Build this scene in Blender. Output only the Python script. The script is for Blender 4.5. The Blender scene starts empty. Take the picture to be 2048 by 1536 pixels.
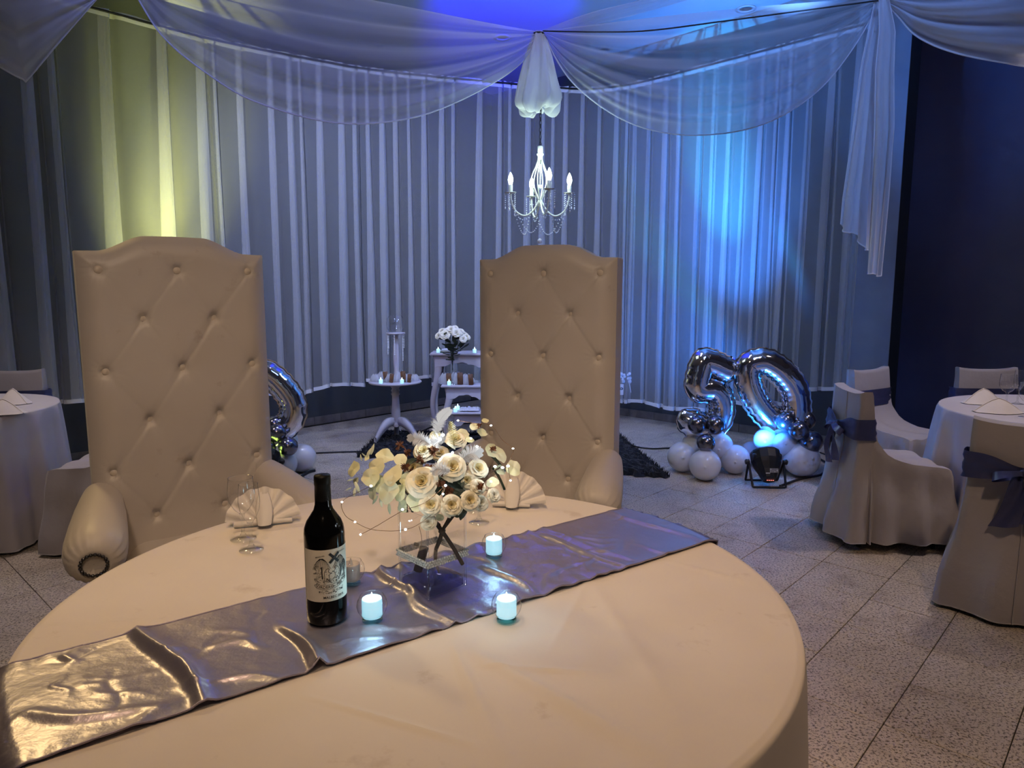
import bpy, math, random
import numpy as np
from mathutils import Vector, Matrix

# ------------------------------------------------------------------ camera
F_PX, CX, CY, Y_HORIZON, CAM_H = 1400.0, 1024.0, 768.0, 578.0, 1.44
TH = math.atan((CY - Y_HORIZON) / F_PX)
SC = bpy.context.scene
COL = SC.collection
cam_d = bpy.data.cameras.new('camera')
cam_d.sensor_width = 36.0
cam_d.lens = F_PX / 2048.0 * 36.0
cam_d.clip_start = 0.02
cam = bpy.data.objects.new('camera', cam_d)
cam.location = (0, 0, CAM_H)
cam.rotation_euler = (math.pi / 2 - TH, 0, 0)
COL.objects.link(cam)
SC.camera = cam

# ------------------------------------------------------------------ exposure, world
SC.view_settings.view_transform = 'Standard'
SC.view_settings.look = 'None'
SC.view_settings.gamma = 1.0
SC.view_settings.use_curve_mapping = False
SC.view_settings.exposure = 0.3
SC.cycles.max_bounces = 4
SC.cycles.diffuse_bounces = 2
SC.cycles.glossy_bounces = 2
SC.cycles.transmission_bounces = 2
SC.cycles.transparent_max_bounces = 20
SC.cycles.sample_clamp_indirect = 4.0
SC.cycles.use_adaptive_sampling = True
SC.cycles.adaptive_threshold = 0.1
SC.cycles.adaptive_min_samples = 12
SC.cycles.light_sampling_threshold = 0.06
w = bpy.data.worlds.new('hall_ambient')
SC.world = w
w.use_nodes = True
w.node_tree.nodes['Background'].inputs[0].default_value = (0.34, 0.34, 0.55, 1)
w.node_tree.nodes['Background'].inputs[1].default_value = 0.035

def lamp(kind, name, loc, target, energy, color, size=0.3, spot=40, blend=0.6, parent=None):
    d = bpy.data.lights.new(name, kind)
    d.energy = energy
    d.color = color
    if kind == 'AREA':
        d.shape = 'DISK'; d.size = size
    elif kind == 'SPOT':
        d.spot_size = math.radians(spot); d.spot_blend = blend; d.shadow_soft_size = size
    else:
        d.shadow_soft_size = size
    o = bpy.data.objects.new(name, d)
    COL.objects.link(o)
    o.location = loc
    if target is not None:
        o.rotation_euler = (Vector(target) - Vector(loc)).to_track_quat('-Z', 'Y').to_euler()
    return o

WARM = (1.0, 0.64, 0.35)
# warm ceiling downlights over the couple's table and towards the entrance
lamp('SPOT', 'warm_downlight', (-0.45, 1.05, 3.7), (-0.30, 1.7, 0.6), 92, WARM, 0.11, 66, 0.8)
lamp('SPOT', 'warm_downlight', (-2.6, 3.5, 3.4), (-0.9, 1.6, 0.7), 70, (1.0, 0.70, 0.26), 0.14, 52, 0.8)
lamp('SPOT', 'warm_downlight', (1.7, 0.7, 3.7), (1.85, 2.2, 0.0), 85, (1.0, 0.70, 0.46), 0.12, 84, 0.8)
lamp('SPOT', 'warm_downlight', (-0.2, -0.6, 3.5), (-0.5, 2.8, 1.15), 125, (1.0, 0.73, 0.50), 0.15, 56, 0.8)
# downlights over the guest tables
lamp('SPOT', 'guest_table_downlight', (3.0, 3.85, 2.95), (2.95, 3.9, 0.0), 66, (1.0, 0.83, 0.82), 0.10, 92, 0.8)
lamp('SPOT', 'guest_table_downlight', (-2.9, 3.85, 2.95), (-2.75, 3.8, 0.0), 66, (1.0, 0.83, 0.80), 0.10, 88, 0.8)
# added cool fill, no fixtures: two behind the swags raking down the curtains, two from the front
lamp('SPOT', 'cool_fill', (-1.3, 4.85, 3.25), (-1.5, 7.0, 1.4), 150, (0.54, 0.63, 1.0), 0.2, 120, 0.9)
lamp('SPOT', 'cool_fill', (0.9, 5.0, 3.25), (0.5, 7.6, 1.4), 150, (0.45, 0.57, 1.0), 0.2, 120, 0.9)
lamp('SPOT', 'cool_fill', (-1.4, 2.0, 3.7), (-1.3, 7.0, 1.7), 120, (0.26, 0.32, 1.0), 0.25, 62, 0.8)
lamp('SPOT', 'cool_fill', (1.7, 2.2, 3.7), (0.9, 7.2, 1.6), 140, (0.18, 0.36, 1.0), 0.25, 84, 0.8)
lamp('AREA', 'cool_fill', (0.3, 4.2, 3.85), (0.3, 6.0, 0.0), 5, (0.7, 0.62, 1.0), 0.5)
# blue spots added for unseen fixtures, washing the ceiling
lamp('SPOT', 'blue_ceiling_wash', (0.1, 3.6, 3.05), (-0.05, 6.0, 3.9), 2600, (0.0, 0.0, 1.0), 0.05, 30, 0.7)
lamp('SPOT', 'blue_ceiling_wash', (1.6, 3.7, 3.0), (1.9, 5.6, 3.9), 500, (0.16, 0.40, 1.0), 0.05, 40, 0.9)

# ------------------------------------------------------------------ pixel helpers
def ray(px, py):
    d = ((px - CX) / F_PX, 1.0, -(py - CY) / F_PX)
    c, s = math.cos(TH), math.sin(TH)
    return Vector((d[0], c * d[1] + s * d[2], -s * d[1] + c * d[2]))
def at(px, py, Y):
    r = ray(px, py); k = Y / r.y
    return Vector((r.x * k, Y, CAM_H + r.z * k))
def gp(px, py, z=0.0):
    r = ray(px, py); k = (z - CAM_H) / r.z
    return Vector((r.x * k, r.y * k, z))
def proj(p):
    x, y, z = p[0], p[1], p[2] - CAM_H
    c, s = math.cos(TH), math.sin(TH)
    f = c * y - s * z; up = s * y + c * z
    return CX + F_PX * x / f, CY - F_PX * up / f

# ------------------------------------------------------------------ mesh helpers
RNG = random.Random(5)
class MB:
    def __init__(s): s.v = []; s.f = []
    def add(s, vs, fs):
        o = len(s.v)
        s.v.extend([tuple(p) for p in vs]); s.f.extend([tuple(i + o for i in q) for q in fs])
        return s
    def box(s, c, d, rot=None, bev=0.0):
        hx, hy, hz = d[0] / 2, d[1] / 2, d[2] / 2
        if bev <= 0:
            vs = [(x, y, z) for z in (-hz, hz) for y in (-hy, hy) for x in (-hx, hx)]
            fs = [(0, 2, 3, 1), (4, 5, 7, 6), (0, 1, 5, 4), (2, 6, 7, 3), (0, 4, 6, 2), (1, 3, 7, 5)]
        else:
            b = min(bev, hx * .9, hy * .9, hz * .9); vs = []; fs = []
            def ring(x, y, z, r):
                return [(x - r, -y, z), (x, -y + r, z), (x, y - r, z), (x - r, y, z), (-x + r, y, z), (-x, y - r, z), (-x, -y + r, z), (-x + r, -y, z)]
            for (ix, z) in ((b, -hz), (0, -hz + b), (0, hz - b), (b, hz)):
                vs += ring(hx - ix, hy - ix, z, b)
            for k in range(3):
                for i in range(8):
                    j = (i + 1) % 8; fs.append((k * 8 + i, k * 8 + j, k * 8 + 8 + j, k * 8 + 8 + i))
            fs.append(tuple(range(7, -1, -1))); fs.append(tuple(range(24, 32)))
        M = rot if rot is not None else Matrix.Identity(3)
        c = Vector(c)
        return s.add([M @ Vector(p) + c for p in vs], fs)
    def grid(s, P, cu=False, cv=False):
        nu, nv = len(P), len(P[0]); vs = [p for row in P for p in row]; fs = []
        for i in range(nu if cu else nu - 1):
            for j in range(nv if cv else nv - 1):
                a, b = (i + 1) % nu, (j + 1) % nv
                fs.append((i * nv + j, a * nv + j, a * nv + b, i * nv + b))
        return s.add(vs, fs)
    def tube(s, path, r, n=8, cap=True, closed=False, ell=1.0, up=None):
        path = [Vector(p) for p in path]; N = len(path)
        rs = r if isinstance(r, (list, tuple)) else [r] * N
        P = []; nrm = None
        for i, p in enumerate(path):
            if closed: t = path[(i + 1) % N] - path[i - 1]
            else: t = path[min(i + 1, N - 1)] - path[max(i - 1, 0)]
            t = t.normalized() if t.length > 1e-9 else Vector((0, 0, 1))
            if up is not None: nrm = Vector(up)
            elif nrm is None: nrm = Vector((0, 0, 1)) if abs(t.z) < .9 else Vector((1, 0, 0))
            nrm = nrm - t * nrm.dot(t)
            nrm = nrm.normalized() if nrm.length > 1e-9 else t.orthogonal().normalized()
            b = t.cross(nrm)
            P.append([p + (nrm * math.cos(a) * ell + b * math.sin(a)) * rs[i] for a in [2 * math.pi * k / n for k in range(n)]])
        o = len(s.v)
        s.grid(P, cu=closed, cv=True)
        if cap and not closed:
            s.f.append(tuple(o + k for k in range(n - 1, -1, -1)))
            s.f.append(tuple(o + (N - 1) * n + k for k in range(n)))
        return s
    def lathe(s, prof, n=24, c=(0, 0, 0), M=None, caps=True):
        c = Vector(c); M = M or Matrix.Identity(3)
        P = [[c + M @ Vector((r * math.cos(a), r * math.sin(a), z)) for a in [2 * math.pi * k / n for k in range(n)]] for r, z in prof]
        o = len(s.v)
        s.grid(P, cv=True)
        if caps:
            s.f.append(tuple(o + k for k in range(n - 1, -1, -1)))
            s.f.append(tuple(o + (len(prof) - 1) * n + k for k in range(n)))
        return s
    def ball(s, c, r, n=12, m=8, sc=(1, 1, 1), M=None):
        c = Vector(c); M = M or Matrix.Identity(3); P = []
        for i in range(m + 1):
            t = math.pi * i / m
            t = min(max(t, .02), math.pi - .02)
            P.append([c + M @ Vector((r * sc[0] * math.sin(t) * math.cos(a), r * sc[1] * math.sin(t) * math.sin(a), r * sc[2] * math.cos(t))) for a in [2 * math.pi * k / n for k in range(n)]])
        return s.grid(P, cv=True)
    def build(s, name, mat, parent=None, smooth=True, world=False, loc=None):
        me = bpy.data.meshes.new(name)
        off = Vector((0, 0, 0))
        if world and parent is not None:
            q = parent
            while q is not None: off += q.location; q = q.parent
        if loc is not None: off = Vector(loc)
        v = np.array(s.v, dtype=float).reshape(-1, 3) - np.array(off)
        me.from_pydata([tuple(p) for p in v], [], s.f)
        if smooth: me.polygons.foreach_set('use_smooth', [True] * len(me.polygons))
        me.update()
        if mat is not None: me.materials.append(mat)
        o = bpy.data.objects.new(name, me)
        COL.objects.link(o)
        if loc is not None: o.location = loc
        if parent is not None: o.parent = parent
        return o
def share(name, src, parent, loc, rot=(0, 0, 0), scale=None):
    o = bpy.data.objects.new(name, src.data); COL.objects.link(o); o.parent = parent
    o.location = loc; o.rotation_euler = rot
    if scale: o.scale = scale
    return o
def tag(o, label=None, cat=None, group=None, kind=None):
    if label: o['label'] = label
    if cat: o['category'] = cat
    if group: o['group'] = group
    if kind: o['kind'] = kind
    return o
def thing(name, label, cat, loc=(0, 0, 0), rz=0.0, group=None):
    o = bpy.data.objects.new(name, None); COL.objects.link(o)
    o.empty_display_size = 0.05
    o.location = loc; o.rotation_euler = (0, 0, rz)
    return tag(o, label, cat, group)
def kids(o):
    return [c for c in COL.objects if c.parent == o]
def copy_tree(o, parent=None):
    c = o.copy(); COL.objects.link(c); c.parent = parent
    for ch in list(o.children): copy_tree(ch, c)
    return c
def smooth_path(pts, n=8):
    pts = [Vector(p) for p in pts]; out = []
    for i in range(len(pts) - 1):
        p0 = pts[max(i - 1, 0)]; p1 = pts[i]; p2 = pts[i + 1]; p3 = pts[min(i + 2, len(pts) - 1)]
        for k in range(n):
            t = k / n
            out.append(0.5 * ((2 * p1) + (p2 - p0) * t + (2 * p0 - 5 * p1 + 4 * p2 - p3) * t * t + (3 * p1 - p0 - 3 * p2 + p3) * t ** 3))
    out.append(pts[-1]); return out
def resample(pts, n):
    L = [0.0]
    for i in range(1, len(pts)): L.append(L[-1] + (pts[i] - pts[i - 1]).length)
    out = []; j = 0
    for k in range(n):
        t = L[-1] * k / (n - 1)
        while j < len(L) - 2 and L[j + 1] < t: j += 1
        d = L[j + 1] - L[j]; a = (t - L[j]) / d if d > 1e-9 else 0
        out.append(pts[j].lerp(pts[j + 1], a))
    return out
def frame(n):
    n = Vector(n).normalized(); x = n.orthogonal().normalized(); y = n.cross(x)
    return Matrix((x, y, n)).transposed()
def sm(a, b, x):
    t = min(max((x - a) / (b - a), 0), 1); return t * t * (3 - 2 * t)

# ------------------------------------------------------------------ materials
def newmat(name):
    m = bpy.data.materials.new(name); m.use_nodes = True
    nt = m.node_tree; nt.nodes.clear()
    out = nt.nodes.new('ShaderNodeOutputMaterial')
    return m, nt, out
def pos(nt, scale=1.0, obj=False):
    if obj:
        return nt.nodes.new('ShaderNodeTexCoord').outputs['Object']
    return nt.nodes.new('ShaderNodeNewGeometry').outputs['Position']
def noise(nt, vec, scale, detail=3, rough=.55):
    n = nt.nodes.new('ShaderNodeTexNoise'); n.inputs['Scale'].default_value = scale
    n.inputs['Detail'].default_value = detail; n.inputs['Roughness'].default_value = rough
    nt.links.new(vec, n.inputs['Vector']); return n.outputs['Fac']
def ramp(nt, fac, stops):
    r = nt.nodes.new('ShaderNodeValToRGB')
    el = r.color_ramp.elements
    while len(el) < len(stops): el.new(0.5)
    for e, (p, c) in zip(el, stops): e.position = p; e.color = (*c, 1)
    nt.links.new(fac, r.inputs[0]); return r.outputs[0]
def pmat(name, col, rough=.6, metal=0.0, col2=None, nscale=8, obj=True, bump=0.0, bscale=60, spec=None, sheen=0, emit=None, estr=0, coat=0, trans=0, aniso=0, bdetail=3):
    m, nt, out = newmat(name)
    p = nt.nodes.new('ShaderNodeBsdfPrincipled'); nt.links.new(p.outputs[0], out.inputs[0])
    I = p.inputs
    I['Base Color'].default_value = (*col, 1); I['Roughness'].default_value = rough; I['Metallic'].default_value = metal
    if spec is not None: I['Specular IOR Level'].default_value = spec
    if sheen: I['Sheen Weight'].default_value = sheen
    if coat: I['Coat Weight'].default_value = coat
    if trans: I['Transmission Weight'].default_value = trans
    if aniso: I['Anisotropic'].default_value = aniso
    if emit: I['Emission Color'].default_value = (*emit, 1); I['Emission Strength'].default_value = estr
    if col2:
        nt.links.new(ramp(nt, noise(nt, pos(nt, obj=obj), nscale), [(.35, col), (.68, col2)]), I['Base Color'])
    if bump:
        b = nt.nodes.new('ShaderNodeBump'); b.inputs['Strength'].default_value = bump; b.inputs['Distance'].default_value = .01
        nt.links.new(noise(nt, pos(nt, obj=obj), bscale, bdetail), b.inputs['Height']); nt.links.new(b.outputs[0], I['Normal'])
    return m
def voile(name, col, opacity=.6, transl=.45, weave=0):
    m, nt, out = newmat(name)
    d = nt.nodes.new('ShaderNodeBsdfDiffuse'); d.inputs[0].default_value = (*col, 1)
    t = nt.nodes.new('ShaderNodeBsdfTranslucent'); t.inputs[0].default_value = (*col, 1)
    x = nt.nodes.new('ShaderNodeMixShader'); x.inputs[0].default_value = transl
    nt.links.new(d.outputs[0], x.inputs[1]); nt.links.new(t.outputs[0], x.inputs[2])
    tr = nt.nodes.new('ShaderNodeBsdfTransparent')
    y = nt.nodes.new('ShaderNodeMixShader')
    lw = nt.nodes.new('ShaderNodeLayerWeight'); lw.inputs[0].default_value = .35
    mr = nt.nodes.new('ShaderNodeMapRange')
    mr.inputs['To Min'].default_value = opacity; mr.inputs['To Max'].default_value = min(1, opacity + .4)
    nt.links.new(lw.outputs['Facing'], mr.inputs['Value'])
    nt.links.new(mr.outputs[0], y.inputs[0])
    nt.links.new(tr.outputs[0], y.inputs[1]); nt.links.new(x.outputs[0], y.inputs[2])
    nt.links.new(y.outputs[0], out.inputs[0])
    return m
def thin_glass(name, tint=(1, 1, 1), edge=(.25, .28, .28), gloss=.9, blend=.35):
    m, nt, out = newmat(name)
    lw = nt.nodes.new('ShaderNodeLayerWeight'); lw.inputs[0].default_value = blend
    tr = nt.nodes.new('ShaderNodeBsdfTransparent')
    nt.links.new(ramp(nt, lw.outputs['Facing'], [(.5, tint), (.97, edge)]), tr.inputs[0])
    g = nt.nodes.new('ShaderNodeBsdfGlossy'); g.inputs['Roughness'].default_value = .03; g.inputs[0].default_value = (gloss, gloss, gloss, 1)
    pw = nt.nodes.new('ShaderNodeMath'); pw.operation = 'POWER'; pw.inputs[1].default_value = 4.0
    l2 = nt.nodes.new('ShaderNodeLayerWeight'); l2.inputs[0].default_value = .5
    nt.links.new(l2.outputs['Facing'], pw.inputs[0])
    fr = nt.nodes.new('ShaderNodeMapRange'); fr.inputs['To Min'].default_value = .07; fr.inputs['To Max'].default_value = .85
    nt.links.new(pw.outputs[0], fr.inputs['Value'])
    x = nt.nodes.new('ShaderNodeMixShader')
    nt.links.new(fr.outputs[0], x.inputs[0]); nt.links.new(tr.outputs[0], x.inputs[1]); nt.links.new(g.outputs[0], x.inputs[2])
    nt.links.new(x.outputs[0], out.inputs[0]); return m
def emat(name, col, s):
    m, nt, out = newmat(name)
    e = nt.nodes.new('ShaderNodeEmission'); e.inputs[0].default_value = (*col, 1); e.inputs[1].default_value = s
    nt.links.new(e.outputs[0], out.inputs[0]); return m

def terrazzo():
    m, nt, out = newmat('terrazzo')
    p = nt.nodes.new('ShaderNodeBsdfPrincipled'); nt.links.new(p.outputs[0], out.inputs[0])
    P = pos(nt)
    base = ramp(nt, noise(nt, P, 1.6, 4), [(.3, (.54, .46, .37)), (.7, (.74, .63, .51))])
    sp = ramp(nt, noise(nt, P, 100, 2, .75), [(.38, (.10, .08, .06)), (.50, (1, 1, 1))])
    dirt = ramp(nt, noise(nt, P, 5, 5, .7), [(.30, (.55, .5, .46)), (.5, (1, 1, 1))])
    mx = nt.nodes.new('ShaderNodeMixRGB'); mx.blend_type = 'MULTIPLY'; mx.inputs[0].default_value = .85
    nt.links.new(base, mx.inputs[1]); nt.links.new(sp, mx.inputs[2])
    m2 = nt.nodes.new('ShaderNodeMixRGB'); m2.blend_type = 'MULTIPLY'; m2.inputs[0].default_value = .7
    nt.links.new(mx.outputs[0], m2.inputs[1]); nt.links.new(dirt, m2.inputs[2])
    nt.links.new(m2.outputs[0], p.inputs['Base Color'])
    rr = nt.nodes.new('ShaderNodeMapRange'); rr.inputs['To Min'].default_value = .22; rr.inputs['To Max'].default_value = .5
    nt.links.new(noise(nt, P, 6, 4), rr.inputs['Value']); nt.links.new(rr.outputs[0], p.inputs['Roughness'])
    b = nt.nodes.new('ShaderNodeBump'); b.inputs['Strength'].default_value = .15; b.inputs['Distance'].default_value = .003
    nt.links.new(noise(nt, P, 90, 3), b.inputs['Height']); nt.links.new(b.outputs[0], p.inputs['Normal'])
    return m
def cloth_stained(name, col, stain, amt=.5):
    m, nt, out = newmat(name)
    p = nt.nodes.new('ShaderNodeBsdfPrincipled'); nt.links.new(p.outputs[0], out.inputs[0])
    P = pos(nt)
    s = ramp(nt, noise(nt, P, 9, 6, .6), [(.27, stain), (.36, (1, 1, 1))])
    s2 = ramp(nt, noise(nt, P, 1.7, 3, .6), [(.3, (.9, .88, .86)), (.65, (1, 1, 1))])
    a = nt.nodes.new('ShaderNodeMixRGB'); a.blend_type = 'MULTIPLY'; a.inputs[0].default_value = amt
    a.inputs[1].default_value = (*col, 1); nt.links.new(s, a.inputs[2])
    c = nt.nodes.new('ShaderNodeMixRGB'); c.blend_type = 'MULTIPLY'; c.inputs[0].default_value = 1
    nt.links.new(a.outputs[0], c.inputs[1]); nt.links.new(s2, c.inputs[2])
    nt.links.new(c.outputs[0], p.inputs['Base Color'])
    p.inputs['Roughness'].default_value = .75; p.inputs['Sheen Weight'].default_value = .15
    b = nt.nodes.new('ShaderNodeBump'); b.inputs['Strength'].default_value = .12; b.inputs['Distance'].default_value = .004
    nt.links.new(noise(nt, P, 14, 4), b.inputs['Height']); nt.links.new(b.outputs[0], p.inputs['Normal'])
    return m

M = {}
M['tile'] = terrazzo()
M['grout'] = pmat('dark_grout', (.05, .045, .04), .8)
M['wall'] = pmat('shade_darkened_wall', (.055, .063, .07), .7, col2=(.045, .05, .058), nscale=2, bump=.1, bscale=30)  # wall colour kept dark to carry the shade behind the curtains
M['darkwall'] = pmat('near_black_wall', (.17, .16, .25), .85, col2=(.21, .20, .30), nscale=1.5, bump=.1, bscale=40)
M['pier'] = pmat('grey_pier_paint', (.34, .36, .40), .75, col2=(.28, .30, .34), nscale=3, bump=.1, bscale=30)
M['ceil'] = pmat('white_ceiling_paint', (.44, .44, .47), .8, col2=(.40, .40, .43), nscale=1.5, bump=.05, bscale=50)
M['base_tile'] = pmat('baseboard_tile', (.17, .15, .14), .45, col2=(.12, .11, .105), nscale=14, obj=False)
M['curtain'] = voile('sheer_white_curtain', (.80, .80, .83), .22, .40)
M['curtain_hem'] = voile('stitched_curtain_hem', (.85, .85, .87), .9, .25)
M['voile'] = voile('sheer_voile', (.82, .82, .84), .36, .5)
M['voile_tail'] = voile('sheer_voile_tail', (.80, .80, .84), .62, .45)
M['voile_hem'] = voile('voile_rolled_hem', (.86, .86, .88), .85, .4)
M['pouf'] = voile('gathered_voile', (.84, .85, .83), .78, .5)
M['cord'] = pmat('black_cord', (.012, .012, .014), .6, bump=.1)
M['throne'] = cloth_stained('cream_leatherette', (.54, .50, .475), (.62, .52, .46), .45)
M['throne'].node_tree.nodes['Principled BSDF'].inputs['Roughness'].default_value = .48
M['button'] = pmat('cream_button', (.58, .51, .44), .45, bump=.05)
M['nail'] = pmat('dark_pewter_stud', (.10, .10, .11), .25, .9, bump=.03)
M['leg_wood'] = pmat('dark_wood', (.05, .035, .025), .5, col2=(.03, .02, .015), nscale=20)
M['tablecloth'] = cloth_stained('ivory_tablecloth', (.80, .73, .66), (.72, .66, .6), .55)
M['cover'] = pmat('white_chair_cover', (.44, .41, .42), .8, col2=(.40, .37, .385), nscale=3, bump=.6, bscale=7, sheen=.15, bdetail=5)
M['sash'] = pmat('slate_blue_satin', (.085, .095, .22), .32, .45, col2=(.06, .07, .17), nscale=6, bump=.25, bscale=16, aniso=.4)
M['satin'] = pmat('lilac_grey_satin', (.52, .48, .58), .36, .8, col2=(.46, .43, .54), nscale=4, bump=.5, bscale=11, aniso=.3, bdetail=5)
M['satin_hem'] = pmat('satin_hem', (.30, .27, .36), .45, .4, bump=.2, bscale=90)
M['napkin'] = pmat('white_napkin', (.74, .69, .65), .8, col2=(.70, .65, .61), nscale=8, bump=.1, bscale=60)
M['glass'] = thin_glass('clear_glass')
M['glass_thick'] = thin_glass('thick_clear_glass', (.96, .97, .97), (.55, .57, .58), 1.0, .4)
M['vase_base'] = thin_glass('heavy_glass_foot', (.60, .60, .78), (.2, .2, .4), .9, .5)
M['green_glass'] = thin_glass('greenish_glass_foot', (.72, .92, .90), (.25, .5, .48), .9, .5)
M['bottle'] = pmat('dark_bottle_glass', (.002, .002, .002), .10, spec=.18, bump=.01)
M['foil_cap'] = pmat('black_capsule', (.004, .004, .004), .45, spec=.15, bump=.05)
M['label'] = pmat('cream_paper_label', (.66, .62, .52), .7, col2=(.62, .58, .48), nscale=30)
M['ink'] = pmat('black_ink', (.012, .012, .014), .7)
M['candle'] = pmat('led_candle_wax', (.8, .9, .9), .5, emit=(.30, .78, 1.0), estr=.6, bump=.04)
M['candle_off'] = pmat('unlit_candle_wax', (.52, .46, .42), .55, bump=.05)
M['flame'] = emat('led_flame', (.75, .95, 1.0), 3.0)
M['led'] = emat('fairy_led', (.85, .93, 1.0), 14.0)
M['wire'] = pmat('copper_wire', (.30, .18, .11), .35, .8, bump=.02)
M['pearl'] = pmat('pearl_bead', (.62, .62, .58), .2, .25, coat=.5)
M['rose'] = pmat('cream_rose_petal', (.80, .73, .52), .6, col2=(.84, .80, .66), nscale=30, bump=.1, bscale=60, sheen=.1)
M['rose_heart'] = pmat('yellow_rose_heart', (.72, .58, .26), .6, col2=(.78, .68, .40), nscale=60, bump=.1)
M['orchid'] = pmat('ivory_petal', (.74, .75, .46), .55, col2=(.80, .80, .60), nscale=20, bump=.08, bscale=50)
M['feather'] = voile('white_feather', (.85, .84, .84), .75, .4)
M['brown_bloom'] = pmat('rust_dried_bloom', (.20, .075, .03), .8, col2=(.11, .04, .02), nscale=60, bump=.2)
M['leaf'] = pmat('dark_green_leaf', (.018, .03, .018), .5, col2=(.03, .05, .025), nscale=20, bump=.1)
M['gold_fern'] = pmat('gilded_fern', (.30, .22, .07), .4, .4, bump=.1)
M['stem'] = pmat('brown_stem', (.05, .03, .02), .7, bump=.2, bscale=80)
M['black'] = pmat('black_plastic', (.006, .006, .007), .45, bump=.05)
M['blackmetal'] = pmat('black_metal', (.01, .01, .012), .35, .5, bump=.03)
M['white_wood'] = pmat('white_painted_wood', (.52, .49, .54), .55, col2=(.48, .45, .50), nscale=6, bump=.06, bscale=40)
M['white_metal'] = pmat('white_enamel', (.72, .72, .64), .4, bump=.03)
M['rug'] = pmat('black_shag', (.008, .008, .010), .95, sheen=.1)
M['foil'] = pmat('silver_foil', (.86, .86, .92), .085, 1.0, bump=.22, bscale=9, bdetail=2)
M['chrome_balloon'] = pmat('dark_chrome_balloon', (.22, .22, .27), .2, .95, bump=.01)
M['white_balloon'] = pmat('white_latex', (.70, .70, .74), .28, coat=.25, bump=.01)
M['tulle'] = voile('white_tulle', (.85, .85, .88), .6, .5)
M['cookie'] = pmat('brown_wrapped_bar', (.10, .04, .015), .55, col2=(.18, .08, .03), nscale=40, bump=.2)
M['crystal'] = pmat('cut_crystal', (.95, .97, 1.0), .15, .0, spec=1.0, bump=.02)
M['bulb'] = emat('candle_bulb', (.86, 1.0, .93), 22.0)
M['lace'] = pmat('white_lace', (.62, .60, .64), .8, bump=.5, bscale=90)
M['red_led'] = emat('red_display_digits', (1.0, .25, .2), 1.2)
M['sticker'] = pmat('grey_sticker', (.38, .38, .38), .6, bump=.02)
M['downlight_ring'] = pmat('downlight_ring', (.45, .45, .47), .4, bump=.02)
M['downlight_hole'] = pmat('dark_downlight_well', (.02, .018, .016), .4, bump=.05)

# ================================================================== ROOM SHELL
U = Vector((0.68158575, 0.73173825, 0)); N_ = Vector((-0.73173825, 0.68158575, 0)); V_ = -N_
ROT = math.atan2(U.y, U.x)
RZ = Matrix.Rotation(ROT, 3, 'Z')
T_, U0, N0 = 0.3295, 4.404, 1.556
def UN(a, b, z=0.0): return U * a + N_ * b + Vector((0, 0, z))
WALL_N, WALL_U, CEIL = 6.57, 6.675, 3.9
CTAB = Vector((-0.196, 1.531, 0)); RTAB, ZTAB = 0.798, 0.76

floor = MB().box((0, 3.4, -0.06), (15, 14, 0.104)).build('floor', M['grout'], smooth=False)
tag(floor, 'speckled beige terrazzo tile floor', 'floor', kind='structure')
# terrazzo tiles: the ones the camera can see become pieces, the rest one joined part
proto = None; cells = []
for i in range(-22, 24):
    for j in range(-22, 30):
        a, b = U0 + (i + .5) * T_, N0 + (j + .5) * T_
        if a > WALL_U - .02 and b > 1.6 or b > WALL_N - .02 or a > 8.0: continue
        c = UN(a, b)
        if abs(c.x) > 6.5 or c.y < -3 or c.y > 10: continue
        vis = False
        if c.y > .8:
            x, y = proj(c)
            if -60 < x < 2110 and 800 < y < 1600:
                vis = True
                # hidden under the big tablecloth or behind thrones and side chairs
                e = gp(x, y, ZTAB) - CTAB if y > 985 else None
                if e is not None and Vector((e.x, e.y)).length < RTAB - .12 and y > 1000: vis = False
                if (c - CTAB).length < RTAB - .1: vis = False
                if 330 < x < 500 and y < 1060: vis = False
                if 960 < x < 1200 and y < 1020: vis = False
        cells.append((vis, c.length, c, i, j))
vis = sorted([q for q in cells if q[0]], key=lambda q: q[1])
near = vis[:295]; nid = {(q[3], q[4]) for q in near}
tmesh = MB().box((0, 0, -.004), (T_ - .0035, T_ - .0035, .008), bev=.0012)
first = None
for q in near:
    dz = RNG.uniform(-.0006, .0006)
    if first is None:
        first = tmesh.build('floor_tile', M['tile'], floor, smooth=False)
        t = first
    else:
        t = bpy.data.objects.new('floor_tile', first.data); COL.objects.link(t); t.parent = floor
    t.location = q[2] + Vector((0, 0, dz)); t.rotation_euler = (0, 0, ROT)
rest = MB()
for q in cells:
    if (q[3], q[4]) in nid: continue
    h = (T_ - .0035) / 2
    rest.add([q[2] + RZ @ Vector((sx * h, sy * h, -.0004)) for sx, sy in ((-1, -1), (1, -1), (1, 1), (-1, 1))], [(0, 1, 2, 3)])
tag(rest.build('floor_tile_field', M['tile'], floor, smooth=False), kind='stuff')

def wall(name, p, q, z0, z1, th, side, mat, label):
    d = (q - p).normalized(); n = Vector((-d.y, d.x, 0)) * side
    vs = []
    for z in (z0, z1):
        vs += [p + Vector((0, 0, z)), q + Vector((0, 0, z)), q + n * th + Vector((0, 0, z)), p + n * th + Vector((0, 0, z))]
    o = MB().add(vs, [(0, 1, 5, 4), (1, 2, 6, 5), (2, 3, 7, 6), (3, 0, 4, 7), (4, 5, 6, 7), (3, 2, 1, 0)]).build(name, mat, smooth=False)
    return tag(o, label, 'wall', kind='structure')
corner = UN(WALL_U, WALL_N)
END_N = 1.747
wl = wall('wall_left', UN(-4, WALL_N), corner, 0, CEIL, .15, 1, M['wall'], 'shade-darkened wall behind the left white curtains')
tr = wall('trim_1', UN(WALL_U - .012, 2.15), UN(WALL_U - .012, END_N - .012), 0, CEIL, .012, 1, M['pier'], 'grey painted pier at the right end of the curtained wall')
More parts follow.
